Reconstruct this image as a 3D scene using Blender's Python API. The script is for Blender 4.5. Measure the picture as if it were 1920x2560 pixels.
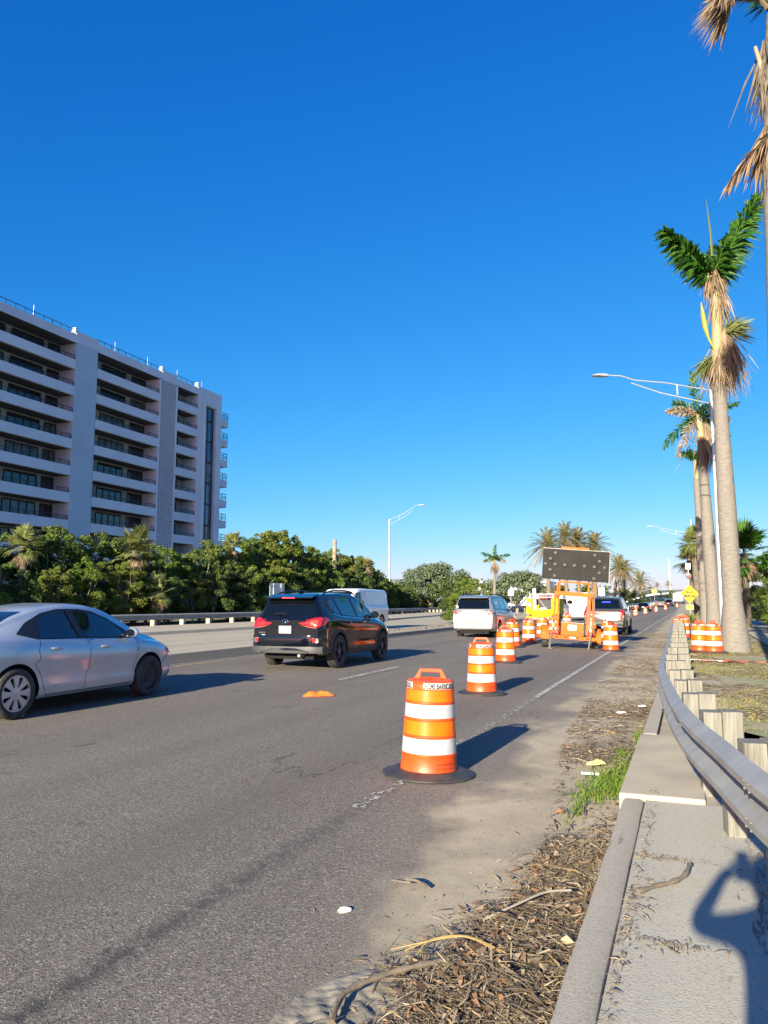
import bpy, bmesh, math, random
import numpy as np
from mathutils import Vector, Matrix, Euler
from mathutils.bvhtree import BVHTree
R=math.radians
for o in list(bpy.data.objects): bpy.data.objects.remove(o)
S=bpy.context.scene; COL=S.collection
# ---------------------------------------------------------------- camera, sky, sun, exposure
CAMH=1.56
cd=bpy.data.cameras.new('camera'); cam=bpy.data.objects.new('camera',cd); COL.objects.link(cam)
cam.location=(0,0,CAMH); cam.rotation_euler=(R(90+6.772),0,R(21.458))
cd.sensor_fit='HORIZONTAL'; cd.sensor_width=36; cd.lens=36.0; cd.clip_end=4000; cd.clip_start=.02
S.camera=cam
S.render.resolution_x=768; S.render.resolution_y=1024
SUN_EL=16.5; SUN_AZ=3.0
w=bpy.data.worlds.new('World'); S.world=w; w.use_nodes=True
wn=w.node_tree.nodes; wl=w.node_tree.links; wn.clear()
sky=wn.new('ShaderNodeTexSky'); sky.sky_type='NISHITA'; sky.sun_disc=False
sky.sun_elevation=R(SUN_EL); sky.sun_rotation=R(180+SUN_AZ); sky.air_density=1.0; sky.dust_density=0.35; sky.ozone_density=4.0; sky.altitude=0
# camera-like colour response of the clear sky: per-channel gain and gamma on the sky texture
sp_=wn.new('ShaderNodeSeparateColor'); cb_=wn.new('ShaderNodeCombineColor'); wl.new(sky.outputs[0],sp_.inputs[0])
for i_,(ga_,gm_) in enumerate(((.13,2.0),(.68,1.0),(1.84,.6))):
    pw=wn.new('ShaderNodeMath'); pw.operation='POWER'; pw.inputs[1].default_value=gm_; wl.new(sp_.outputs[i_],pw.inputs[0])
    ml=wn.new('ShaderNodeMath'); ml.operation='MULTIPLY'; ml.inputs[1].default_value=ga_; wl.new(pw.outputs[0],ml.inputs[0]); wl.new(ml.outputs[0],cb_.inputs[i_])
bg=wn.new('ShaderNodeBackground'); bg.inputs['Strength'].default_value=0.07
wo=wn.new('ShaderNodeOutputWorld')
wl.new(cb_.outputs[0],bg.inputs[0]); wl.new(bg.outputs[0],wo.inputs[0])
sd=bpy.data.lights.new('sun','SUN'); sd.energy=5.0; sd.angle=R(0.53); sd.color=(1.0,.915,.70)
so=bpy.data.objects.new('sun',sd); COL.objects.link(so)
dv=Vector((math.sin(R(SUN_AZ))*math.cos(R(SUN_EL)),math.cos(R(SUN_AZ))*math.cos(R(SUN_EL)),-math.sin(R(SUN_EL))))
so.rotation_euler=dv.to_track_quat('-Z','Y').to_euler()
S.view_settings.view_transform='Standard'; S.view_settings.look='None'; S.view_settings.exposure=1.45; S.view_settings.gamma=1
S.render.engine='CYCLES'
# ---------------------------------------------------------------- materials
def lin(c): # sRGB 0-255 -> linear
    return tuple(((v/255)/12.92 if v/255<=.04045 else ((v/255+.055)/1.055)**2.4) for v in c)
def mat(name,c,rough=.6,metal=0,c2=None,scale=4,bump=0,bscale=60,spec=None,coat=0,emit=None,detail=4,stretch=None,coord='Object',alpha=None):
    m=bpy.data.materials.new(name); m.use_nodes=True; nt=m.node_tree; b=nt.nodes['Principled BSDF']
    b.inputs['Base Color'].default_value=(*c,1); b.inputs['Roughness'].default_value=rough; b.inputs['Metallic'].default_value=metal
    if spec is not None: b.inputs['Specular IOR Level'].default_value=spec
    if coat: b.inputs['Coat Weight'].default_value=coat; b.inputs['Coat Roughness'].default_value=.03
    if emit: b.inputs['Emission Color'].default_value=(*emit[0],1); b.inputs['Emission Strength'].default_value=emit[1]
    tc=nt.nodes.new('ShaderNodeTexCoord'); src=tc.outputs[coord]
    if stretch:
        mp=nt.nodes.new('ShaderNodeMapping'); mp.inputs['Scale'].default_value=stretch; nt.links.new(src,mp.inputs[0]); src=mp.outputs[0]
    if c2 is None: c2=tuple(v*.82 for v in c)
    n=nt.nodes.new('ShaderNodeTexNoise'); n.inputs['Scale'].default_value=scale; n.inputs['Detail'].default_value=detail
    nt.links.new(src,n.inputs['Vector'])
    r=nt.nodes.new('ShaderNodeValToRGB'); r.color_ramp.elements[0].position=.35; r.color_ramp.elements[1].position=.68
    r.color_ramp.elements[0].color=(*c,1); r.color_ramp.elements[1].color=(*c2,1)
    nt.links.new(n.outputs['Fac'],r.inputs[0]); nt.links.new(r.outputs[0],b.inputs['Base Color'])
    if bump:
        n2=nt.nodes.new('ShaderNodeTexNoise'); n2.inputs['Scale'].default_value=bscale; n2.inputs['Detail'].default_value=3
        nt.links.new(src,n2.inputs['Vector'])
        bp=nt.nodes.new('ShaderNodeBump'); bp.inputs['Strength'].default_value=bump; bp.inputs['Distance'].default_value=.02
        nt.links.new(n2.outputs['Fac'],bp.inputs['Height']); nt.links.new(bp.outputs[0],b.inputs['Normal'])
    return m
def leafmat(name,cols,trans=.25,rough=.55):
    m=bpy.data.materials.new(name); m.use_nodes=True; nt=m.node_tree; b=nt.nodes['Principled BSDF']
    g=nt.nodes.new('ShaderNodeNewGeometry'); r=nt.nodes.new('ShaderNodeValToRGB')
    els=r.color_ramp.elements
    for i,c in enumerate(cols):
        p=i/(len(cols)-1)
        if i==0: e=els[0]; e.position=0
        elif i==len(cols)-1: e=els[-1]; e.position=1
        else: e=els.new(p)
        e.color=(*c,1)
    nt.links.new(g.outputs['Random Per Island'],r.inputs[0]); nt.links.new(r.outputs[0],b.inputs['Base Color'])
    b.inputs['Roughness'].default_value=rough; b.inputs['Specular IOR Level'].default_value=.3
    t=nt.nodes.new('ShaderNodeBsdfTranslucent'); nt.links.new(r.outputs[0],t.inputs[0])
    mx=nt.nodes.new('ShaderNodeMixShader'); mx.inputs[0].default_value=trans
    out=nt.nodes['Material Output']
    nt.links.new(b.outputs[0],mx.inputs[1]); nt.links.new(t.outputs[0],mx.inputs[2]); nt.links.new(mx.outputs[0],out.inputs[0])
    return m
M={}
M['white_wall']=mat('white_wall',(.60,.68,.76),.85,c2=(.53,.60,.68),scale=.35,bump=.1)
M['grey_wall']=mat('grey_wall',(.43,.55,.65),.9,c2=(.39,.50,.59),scale=.5)
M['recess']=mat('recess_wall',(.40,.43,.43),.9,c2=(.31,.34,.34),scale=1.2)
M['soffit_shade']=mat('soffit_shade',(.085,.09,.095),.9)  # near-black colour stands in for shade under the white balcony slabs
M['dark_metal']=mat('dark_metal',(.012,.013,.016),.45,.2)
M['bglass']=mat('building_glass',(.03,.036,.045),.08,0,c2=(.012,.015,.02),scale=.9,spec=.8)
M['curtain']=mat('curtain_glass',(.16,.17,.18),.2,0,c2=(.05,.055,.06),scale=1.1)
M['orange']=mat('orange_plastic',(.80,.082,.008),.45,c2=(.50,.055,.008),scale=5,bump=.12,bscale=14)
M['orange_reflective']=mat('orange_reflective_sheet',(.86,.115,.003),.3,c2=(.88,.16,.004),scale=5)
M['white_reflective']=mat('white_reflective_sheet',(.50,.515,.53),.35,c2=(.40,.42,.44),scale=9)
M['rubber']=mat('black_rubber',(.022,.022,.023),.55,c2=(.05,.048,.046),scale=8,bump=.2,bscale=50)
M['tyre']=mat('tyre_rubber',(.022,.021,.02),.75,c2=(.05,.047,.044),scale=9)
M['arch']=mat('arch_liner',(.006,.006,.006),.95)
M['letter']=mat('black_letter',(.02,.02,.022),.6)
M['glass']=mat('car_glass',(.008,.011,.014),.03,0,spec=.9,coat=.6)
M['tint']=mat('tinted_glass',(.003,.004,.005),.05,0,spec=.6)
M['trim']=mat('black_trim',(.012,.012,.013),.4)
M['greytrim']=mat('grey_plastic_trim',(.05,.05,.053),.55)
M['silver']=mat('silver_paint',(.45,.51,.58),.28,.5,c2=(.40,.455,.52),scale=2,coat=.8)
M['silver2']=mat('silver_van_paint',(.33,.34,.35),.3,.5,c2=(.29,.30,.31),scale=2,coat=.8)
M['black']=mat('black_paint',(.0035,.0045,.009),.08,.0,c2=(.003,.004,.008),scale=2,coat=.45,spec=.45)
M['greypaint']=mat('grey_paint',(.085,.088,.085),.25,.6,c2=(.07,.073,.07),scale=2,coat=.8)
M['whitepaint']=mat('white_paint',(.75,.76,.78),.3,c2=(.68,.69,.71),scale=1.5,coat=.5)
M['yellow']=mat('yellow_paint',(.66,.52,.003),.65,c2=(.6,.46,.003),scale=2,spec=.15)
M['chrome']=mat('chrome',(.75,.75,.76),.12,1.0)
M['alloy']=mat('alloy',(.55,.56,.58),.35,.7)
M['darkalloy']=mat('dark_alloy',(.11,.115,.12),.5,.2)
M['red']=mat('red_lens',(.50,.012,.012),.15,c2=(.35,.008,.01),scale=12,spec=.7,coat=1)
M['redlit']=mat('red_lamp_lit',(.8,.03,.02),.2,emit=((1,.05,.03),.9))
M['bluelit']=mat('blue_lamp_lit',(.02,.05,.9),.2,emit=((.01,.06,1.0),2.6))
M['clear']=mat('clear_lens',(.36,.30,.31),.1,.3,c2=(.16,.10,.10),scale=14,coat=1)
M['galv']=mat('galvanised_steel',(.35,.335,.31),.5,.2,c2=(.27,.26,.24),scale=5,bump=.05,bscale=30)
M['galvpole']=mat('galvanised_pole',(.50,.51,.53),.45,.5,c2=(.42,.43,.45),scale=2)
M['wood']=mat('weathered_wood',(.225,.21,.18),.85,c2=(.115,.108,.09),scale=5,stretch=(9,9,.7),bump=.5,bscale=8,detail=6)
M['concrete']=mat('concrete',(.45,.385,.285),.9,c2=(.35,.30,.225),scale=2.2,bump=.06,bscale=40,detail=8)
M['kerb']=mat('kerb_concrete',(.46,.41,.33),.9,c2=(.33,.295,.24),scale=3,bump=.12,bscale=70,stretch=(1,.25,1),detail=10)
M['paintw']=None
M['orangeframe']=mat('orange_frame_paint',(.66,.12,.012),.6,c2=(.5,.085,.010),scale=5,spec=.25)
M['signblack']=mat('board_black',(.011,.0108,.0108),.6,c2=(.018,.017,.017),scale=2.5,spec=.2)
M['lamplens']=mat('amber_grey_lens',(.07,.066,.06),.3)
M['signyellow']=mat('sign_yellow',(.95,.50,.005),.45,c2=(.9,.46,.005))
M['signwhite']=mat('sign_white',(.72,.73,.72),.5)
M['signback']=mat('sign_back',(.5,.51,.52),.4,.4)
M['bark']=mat('bark',(.16,.13,.10),.95,c2=(.08,.065,.05),scale=6,bump=.6,bscale=12)
M['branch']=mat('grey_branch',(.30,.27,.23),.9,c2=(.16,.14,.12),scale=6)
M['royal']=mat('royal_palm_trunk',(.20,.178,.155),.85,c2=(.125,.112,.10),scale=3.0,stretch=(2.6,2.6,13),bump=.25,bscale=3,detail=10)
M['datetrunk']=mat('date_palm_trunk',(.22,.16,.11),.95,c2=(.11,.08,.055),scale=7,bump=1.0,bscale=7)
M['skin']=mat('skin',(.45,.27,.19),.55)
M['cloth']=mat('dark_cloth',(.05,.06,.09),.9)
M['vest']=mat('orange_cloth',(.95,.14,.01),.7,c2=(.85,.1,.01))
M['styro']=mat('white_foam',(.75,.75,.72),.8)
M['yellowcloth']=mat('pale_yellow_cloth',(.68,.68,.22),.85)
M['net']=mat('orange_netting',(.72,.13,.06),.75,c2=(.5,.11,.06),scale=14)
LG=leafmat('leaf_green',[lin((48,72,30)),lin((78,106,38)),lin((108,136,46)),lin((150,158,66)),lin((62,90,40)),lin((100,108,58)),lin((86,122,44))],.3)
LD=leafmat('leaf_dark',[lin((30,48,28)),lin((52,70,38)),lin((74,92,48)),lin((108,116,62))],.25)
LY=leafmat('leaf_yellowgreen',[lin((84,102,38)),lin((124,134,50)),lin((80,108,36)),lin((136,118,66)),lin((66,92,34))],.3)
LO=leafmat('leaf_oak',[lin((72,88,64)),lin((96,110,86)),lin((120,130,104)),lin((60,76,54))],.25)
PG=leafmat('palm_green',[lin((24,56,20)),lin((44,84,26)),lin((78,116,38)),lin((34,70,26))],.3,.4)
PY=leafmat('palm_pale',[lin((98,110,60)),lin((132,138,78)),lin((80,98,54)),lin((150,144,92))],.3)
PB=leafmat('palm_dead',[lin((138,116,92)),lin((158,138,112)),lin((108,90,72)),lin((172,154,128))],.25,.8)
PD=leafmat('date_frond',[lin((112,112,66)),lin((136,130,76)),lin((92,96,58)),lin((160,132,84))],.3)
LIT=leafmat('dry_litter',[lin((150,132,110)),lin((112,98,84)),lin((80,72,64)),lin((178,160,132)),lin((56,50,45)),lin((150,126,92)),lin((98,90,80))],.05,.85)
LEAFL=leafmat('dead_leaves',[lin((144,122,98)),lin((112,96,80)),lin((86,76,68)),lin((168,148,124)),lin((66,58,52)),lin((152,106,70)),lin((128,114,98))],.1,.8)
GR=leafmat('grass_blade',[lin((78,112,34)),lin((110,140,46)),lin((60,92,28)),lin((146,150,70))],.3,.6)
GRD=leafmat('grass_dry',[lin((140,130,74)),lin((118,124,60)),lin((96,110,48)),lin((164,142,92)),lin((128,100,64))],.2,.8)
# ---------------------------------------------------------------- mesh helpers
class MB:
    def __init__(s): s.v=[]; s.f=[]; s.m=[]
    def add(s,vs,fs,mi=0):
        k=len(s.v); s.v.extend([tuple(v) for v in vs]); s.f.extend([tuple(i+k for i in f) for f in fs]); s.m.extend([mi]*len(fs)); return s
    def box(s,x0,x1,y0,y1,z0,z1,mi=0):
        vs=[(x,y,z) for z in (z0,z1) for y in (y0,y1) for x in (x0,x1)]
        return s.add(vs,[(0,2,3,1),(4,5,7,6),(0,1,5,4),(2,6,7,3),(0,4,6,2),(1,3,7,5)],mi)
    def obox(s,c,d,mx,mi=0): # oriented box: centre, half dims, Matrix 3x3
        vs=[Vector(c)+mx@Vector((x*d[0],y*d[1],z*d[2])) for z in (-1,1) for y in (-1,1) for x in (-1,1)]
        return s.add(vs,[(0,2,3,1),(4,5,7,6),(0,1,5,4),(2,6,7,3),(0,4,6,2),(1,3,7,5)],mi)
    def tube(s,pts,rad,n=8,mi=0,cap=True):
        pts=[Vector(p) for p in pts]
        if not hasattr(rad,'__len__'): rad=[rad]*len(pts)
        k=len(s.v); up=None
        for i,p in enumerate(pts):
            t=(pts[min(i+1,len(pts)-1)]-pts[max(i-1,0)]).normalized()
            if up is None: up=t.orthogonal().normalized()
            a=(up-t*up.dot(t)); a=a.normalized() if a.length>1e-6 else t.orthogonal().normalized(); up=a
            b=t.cross(a)
            for j in range(n):
                q=2*math.pi*j/n; s.v.append(tuple(p+(a*math.cos(q)+b*math.sin(q))*rad[i]))
        for i in range(len(pts)-1):
            for j in range(n):
                s.f.append((k+i*n+j,k+i*n+(j+1)%n,k+(i+1)*n+(j+1)%n,k+(i+1)*n+j)); s.m.append(mi)
        if cap:
            s.f.append(tuple(k+j for j in range(n))[::-1]); s.m.append(mi)
            e=k+(len(pts)-1)*n; s.f.append(tuple(e+j for j in range(n))); s.m.append(mi)
        return s
    def lathe(s,prof,n=24,axis='z',c=(0,0,0),mi=0,cap=True,wob=None):
        k=len(s.v)
        for (r,h) in prof:
            for j in range(n):
                q=2*math.pi*j/n
                a,b=r*math.cos(q),r*math.sin(q)
                if wob: a,b,h2=wob(a,b,h,q)
                else: h2=h
                p={'z':(a,b,h2),'y':(a,h2,b),'x':(h2,a,b)}[axis]
                s.v.append((p[0]+c[0],p[1]+c[1],p[2]+c[2]))
        m=len(prof)
        for i in range(m-1):
            for j in range(n):
                s.f.append((k+i*n+j,k+i*n+(j+1)%n,k+(i+1)*n+(j+1)%n,k+(i+1)*n+j)); s.m.append(mi)
        if cap:
            s.f.append(tuple(k+j for j in range(n))[::-1]); s.m.append(mi)
            s.f.append(tuple(k+(m-1)*n+j for j in range(n))); s.m.append(mi)
        return s
    def prism(s,poly,h0,h1,axis='z',mi=0): # 2D poly extruded along axis
        n=len(poly)
        def P(a,b,h): return {'z':(a,b,h),'y':(a,h,b),'x':(h,a,b)}[axis]
        vs=[P(a,b,h0) for a,b in poly]+[P(a,b,h1) for a,b in poly]
        fs=[tuple(range(n))[::-1],tuple(range(n,2*n))]+[(i,(i+1)%n,n+(i+1)%n,n+i) for i in range(n)]
        return s.add(vs,fs,mi)
    def xf(s,mx,k0=0):
        for i in range(k0,len(s.v)): s.v[i]=tuple(mx@Vector(s.v[i]))
        return s
    def build(s,name,ms,parent=None,smooth=False,angle=35,bevel=0):
        me=bpy.data.meshes.new(name); me.from_pydata(s.v,[],s.f); 
        if not isinstance(ms,(list,tuple)): ms=[ms]
        for m in ms: me.materials.append(m)
        if len(ms)>1: me.polygons.foreach_set('material_index',s.m)
        bm=bmesh.new(); bm.from_mesh(me)
        bmesh.ops.recalc_face_normals(bm,faces=bm.faces)
        bm.to_mesh(me); bm.free()
        if smooth:
            me.shade_smooth()
            try: me.set_sharp_from_angle(angle=R(angle))
            except Exception: pass
        o=bpy.data.objects.new(name,me); COL.objects.link(o)
        if parent is not None: o.parent=parent
        if bevel:
            b=o.modifiers.new('bevel','BEVEL'); b.width=bevel; b.segments=2; b.limit_method='ANGLE'
        return o
def raw(name,V,F,m,parent=None,smooth=False):
    me=bpy.data.meshes.new(name); me.from_pydata(V if isinstance(V,list) else V.tolist(),[],F if isinstance(F,list) else F.tolist()); me.materials.append(m)
    if smooth: me.shade_smooth()
    o=bpy.data.objects.new(name,me); COL.objects.link(o)
    if parent is not None: o.parent=parent
    return o
def tag(o,label=None,cat=None,group=None,kind=None):
    if label: o['label']=label
    if cat: o['category']=cat
    if group: o['group']=group
    if kind: o['kind']=kind
    return o
def thing(name,label,cat,loc=(0,0,0),rz=0,group=None,rot=None,sc=None):
    o=bpy.data.objects.new(name,None); COL.objects.link(o); o.location=loc; o.rotation_euler=rot if rot else (0,0,rz)
    if sc: o.scale=(sc,sc,sc) if not hasattr(sc,'__len__') else sc
    o.empty_display_size=.3
    return tag(o,label,cat,group)
def copy_tree(o,parent=None):
    c=o.copy(); COL.objects.link(c)
    if parent is not None: c.parent=parent
    for ch in [x for x in o.children]: copy_tree(ch,c)
    return c
def inst(proto,loc,rz=0,label=None,sc=None,group=None,rot=None,cat=None):
    c=copy_tree(proto); c.location=loc; c.rotation_euler=rot if rot else (0,0,rz)
    if sc: c.scale=(sc,sc,sc) if not hasattr(sc,'__len__') else sc
    tag(c,label,cat,group); return c
def text_mesh(txt,size,width=None,spacing=1.0,bold=.012):
    cu=bpy.data.curves.new('t','FONT'); cu.body=txt; cu.size=size; cu.align_x='CENTER'; cu.align_y='CENTER'; cu.space_character=spacing; cu.offset=size*bold; cu.resolution_u=3
    ob=bpy.data.objects.new('t',cu); COL.objects.link(ob)
    dg=bpy.context.evaluated_depsgraph_get(); dg.update()
    me=bpy.data.meshes.new_from_object(ob.evaluated_get(dg))
    bpy.data.objects.remove(ob)
    vs=[v.co.copy() for v in me.vertices]; fs=[tuple(p.vertices) for p in me.polygons]
    if width and vs:
        xs=[v.x for v in vs]; k=width/(max(xs)-min(xs))
        for v in vs: v.x*=k
    return vs,fs
def text_on(name,txt,size,mx,m,parent,width=None,bold=.012):
    vs,fs=text_mesh(txt,size,width,bold=bold); mb=MB(); mb.add([mx@v for v in vs],fs)
    return mb.build(name,m,parent)
def FR(o,x,y): # matrix placing XY-plane geometry at o with axes x,y
    x=Vector(x).normalized(); y=Vector(y).normalized(); z=x.cross(y)
    return Matrix.Translation(Vector(o))@Matrix((x,y,z)).transposed().to_4x4()
def xo(Y): return max(0,Y-85)**2/4000
def gz(X,Y):
    x=X-xo(Y)
    if x<-21.6: z=.34
    elif x<-11: z=.2
    elif x<-2.35: z=.2*(-2.35-x)/8.65
    elif x<-.5: z=-.03*(x+2.35)/1.85
    else: z=.09
    y=max(0,Y-90); z+= .0001*y*y if y<200 else 4+.04*(y-200)
    return z
def strip(name,m,lines,Ys,dz=0,zf=None,kind='structure',curve=True,parent=None,skirt=0):
    """ribbon following the road: lines = list of X offsets; vertices at each Y"""
    V=[];F=[]; n=len(lines)
    for Y in Ys:
        for X in lines:
            xx=X(Y) if callable(X) else X
            x=xx+(xo(Y) if curve else 0)
            z=(zf(xx,Y) if zf else gz(x,Y))+dz
            V.append((x,Y,z))
    for i in range(len(Ys)-1):
        for j in range(n-1): F.append((i*n+j,i*n+j+1,(i+1)*n+j+1,(i+1)*n+j))
    o=raw(name,V,F,m,parent)
    if kind: o['kind']=kind
    return o
# ---------------------------------------------------------------- ground, road, kerbs (setting)
def road_mat(name,base,dark,sandy=True,speck=.5):
    m=bpy.data.materials.new(name); m.use_nodes=True; nt=m.node_tree; N=nt.nodes.new; L=nt.links.new; b=nt.nodes['Principled BSDF']
    b.inputs['Roughness'].default_value=.85; b.inputs['Specular IOR Level'].default_value=.25
    tc=N('ShaderNodeTexCoord'); co=tc.outputs['Object']
    def noise(scale,det=4,st=None,rough=.55):
        s=co
        if st: mp=N('ShaderNodeMapping'); mp.inputs['Scale'].default_value=st; L(co,mp.inputs[0]); s=mp.outputs[0]
        n=N('ShaderNodeTexNoise'); n.inputs['Scale'].default_value=scale; n.inputs['Detail'].default_value=det; n.inputs['Roughness'].default_value=rough; L(s,n.inputs['Vector']); return n.outputs['Fac']
    def ramp(f,p0,c0,p1,c1):
        r=N('ShaderNodeValToRGB'); e=r.color_ramp.elements; e[0].position=p0; e[0].color=(*c0,1); e[1].position=p1; e[1].color=(*c1,1); L(f,r.inputs[0]); return r.outputs[0]
    def mix(f,a,c,mode='MIX'):
        x=N('ShaderNodeMix'); x.data_type='RGBA'; x.blend_type=mode
        if isinstance(f,(int,float)): x.inputs[0].default_value=f
        else: L(f,x.inputs[0])
        for i,v in ((6,a),(7,c)):
            if isinstance(v,tuple): x.inputs[i].default_value=(*v,1)
            else: L(v,x.inputs[i])
        return x.outputs[2]
    def math_(op,a,c,cl=False):
        x=N('ShaderNodeMath'); x.operation=op; x.use_clamp=cl
        for i,v in ((0,a),(1,c)):
            if isinstance(v,(int,float)): x.inputs[i].default_value=v
            else: L(v,x.inputs[i])
        return x.outputs[0]
    col=ramp(noise(.55,5),.3,base,.7,dark)
    col=mix(.5,col,ramp(noise(1.0,4,(2.2,.09,1)),.35,base,.72,tuple(v*.72 for v in base)))
    # aggregate
    vo=N('ShaderNodeTexVoronoi'); vo.inputs['Scale'].default_value=105; L(co,vo.inputs['Vector'])
    sp=ramp(vo.outputs['Color'],.0,(0,0,0),1,(1,1,1))
    sepc=N('ShaderNodeSeparateColor'); L(vo.outputs['Color'],sepc.inputs[0])
    col=mix(ramp(sepc.outputs[0],.62,(0,0,0),.95,(speck,)*3),col,(.42,.38,.32))
    vo2=N('ShaderNodeTexVoronoi'); vo2.inputs['Scale'].default_value=34; L(co,vo2.inputs['Vector']); sc2=N('ShaderNodeSeparateColor'); L(vo2.outputs['Color'],sc2.inputs[0])
    dd=math_('MULTIPLY',ramp(sc2.outputs[0],.86,(0,0,0),.88,(1,1,1)),ramp(vo2.outputs['Distance'],.22,(1,1,1),.30,(0,0,0)))
    col=mix(math_('MULTIPLY',dd,.55),col,(.48,.45,.39))
    col=mix(ramp(sepc.outputs[1],.70,(0,0,0),.95,(.6 if sandy else .22,)*3),col,(.035,.034,.034))
    # tar dark spots
    col=mix(ramp(noise(3.3,2,(1,.45,1)),.76,(0,0,0),.79,(.7,)*3),col,(.05,.05,.052))
    hgt=math_('SUBTRACT',vo.outputs['Distance'],math_('MULTIPLY',dd,1.2))
    # long worn wheel tracks and wandering tar-filled cracks
    col=mix(math_('MULTIPLY',ramp(noise(1.0,5,(.75,.02,1)),.52,(0,0,0),.66,(1,1,1)),.38),col,tuple(v*.62 for v in base))
    ck=math_('ABSOLUTE',math_('SUBTRACT',noise(.6,7,(1,.16,1),.62),.5),0); ck=ramp(ck,.0015,(1,1,1),.0045,(0,0,0)); ck=math_('MULTIPLY',ck,ramp(noise(.35,3),.50,(0,0,0),.58,(1,1,1)))
    col=mix(math_('MULTIPLY',ck,.75),col,(.035,.033,.03))
    sx=N('ShaderNodeSeparateXYZ'); L(co,sx.inputs[0])
    if sandy:
        # worn dark groove of the old edge line near the camera
        d=math_('ABSOLUTE',math_('ADD',sx.outputs[0],2.42),0)
        g=math_('SUBTRACT',1,math_('MULTIPLY',d,7.5),True)
        near=math_('SUBTRACT',1.25,math_('MULTIPLY',sx.outputs[1],.16),True)
        g=math_('MULTIPLY',math_('MULTIPLY',g,near),ramp(noise(11,8,None,.75),.40,(0,0,0),.52,(1,1,1)),True)
        col=mix(g,col,(.045,.044,.044))
        # sand blown over the shoulder
        thr=math_('SUBTRACT',-1.22,math_('MULTIPLY',sx.outputs[1],.085)); thr=math_('MAXIMUM',thr,-1.95)
        f=math_('SUBTRACT',sx.outputs[0],thr)
        f=math_('ADD',f,math_('MULTIPLY',math_('SUBTRACT',noise(.9,7,(1,.7,1),.6),.5),2.0))
        sm=math_('MULTIPLY',f,3.2,True)
        n5=noise(2.2,8,(1,1,1),.65)
        sand=ramp(n5,.32,(.36,.295,.20),.66,(.47,.39,.275))
        sand=mix(ramp(noise(.75,5),.50,(0,0,0),.62,(1,1,1)),sand,ramp(n5,.3,(.235,.195,.145),.7,(.30,.255,.19)))
        sand=mix(ramp(sepc.outputs[2],.86,(0,0,0),.99,(.5,)*3),sand,(.10,.08,.06))
        # thin dust film
        film=math_('MULTIPLY',math_('ADD',f,.55),.6,True)
        col=mix(math_('MULTIPLY',film,.45),col,(.38,.32,.235))
        col=mix(sm,col,sand)
        hg=math_('ADD',math_('MULTIPLY',hgt,math_('SUBTRACT',1,sm)),math_('MULTIPLY',math_('MULTIPLY',noise(7,9,(1,1,1),.6),sm),1.3))
    else: hg=hgt
    L(col,b.inputs['Base Color'])
    bp=N('ShaderNodeBump'); bp.inputs['Strength'].default_value=.30 if sandy else .2; bp.inputs['Distance'].default_value=.006; L(hg,bp.inputs['Height']); L(bp.outputs[0],b.inputs['Normal'])
    return m
M['asphalt']=road_mat('asphalt',(.185,.156,.128),(.148,.125,.103))
M['asphalt_dark']=road_mat('asphalt_dark',(.092,.081,.071),(.07,.062,.056),False,.2)
M['asphalt_pale']=road_mat('asphalt_pale',(.47,.405,.30),(.39,.34,.255),False,.4)
M['kerb']=road_mat('kerb_concrete_fine',(.45,.40,.325),(.34,.305,.25),False,.35)
M['path']=road_mat('aggregate_path',(.49,.45,.37),(.40,.37,.305),False,.7)
def worn(name,c,thr,scale=9):
    m=mat(name,c,.7,scale=6); nt=m.node_tree; N=nt.nodes.new; L=nt.links.new
    tc=N('ShaderNodeTexCoord'); n=N('ShaderNodeTexNoise'); n.inputs['Scale'].default_value=scale; n.inputs['Detail'].default_value=8; n.inputs['Roughness'].default_value=.7; L(tc.outputs['Object'],n.inputs['Vector'])
    r=N('ShaderNodeValToRGB'); r.color_ramp.elements[0].position=thr; r.color_ramp.elements[1].position=thr+.05; L(n.outputs['Fac'],r.inputs[0])
    tr=N('ShaderNodeBsdfTransparent'); mx=N('ShaderNodeMixShader'); L(r.outputs[0],mx.inputs[0]); L(tr.outputs[0],mx.inputs[1]); L(nt.nodes['Principled BSDF'].outputs[0],mx.inputs[2]); L(mx.outputs[0],nt.nodes['Material Output'].inputs[0]); return m
M['paint_w']=worn('white_road_paint',(.46,.44,.40),.43)
M['paint_worn']=worn('worn_road_paint',(.50,.48,.44),.53,14)
M['paint_y']=worn('yellow_road_paint',(.52,.36,.10),.50,8)
M['soil']=mat('soil_ground',(.17,.15,.10),.95,c2=(.12,.13,.06),scale=.4,bump=.3,bscale=6)
def verge_mat():
    m=mat('verge_turf',(.33,.28,.18),.95,c2=(.19,.22,.085),scale=6,bump=.3,bscale=25,detail=9); nt=m.node_tree
    n=nt.nodes.new('ShaderNodeTexNoise'); n.inputs['Scale'].default_value=.55; n.inputs['Detail'].default_value=9; n.inputs['Roughness'].default_value=.7
    tc=nt.nodes.new('ShaderNodeTexCoord'); nt.links.new(tc.outputs['Object'],n.inputs['Vector'])
    r=nt.nodes.new('ShaderNodeValToRGB'); r.color_ramp.elements[0].position=.5; r.color_ramp.elements[1].position=.6; nt.links.new(n.outputs['Fac'],r.inputs[0])
    b=nt.nodes['Principled BSDF']; src=b.inputs['Base Color'].links[0].from_socket
    mx=nt.nodes.new('ShaderNodeMix'); mx.data_type='RGBA'; nt.links.new(r.outputs[0],mx.inputs[0]); nt.links.new(src,mx.inputs[6]); mx.inputs[7].default_value=(.38,.29,.19,1)
    nt.links.new(mx.outputs[2],b.inputs['Base Color']); return m
M['verge']=verge_mat()
Yr=[-8,-4]+list(np.arange(0,12,.5))+list(np.arange(12,90,4.))+list(np.arange(90,262,5.))
def drift(Y): return -.11*max(0,Y-50)
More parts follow.
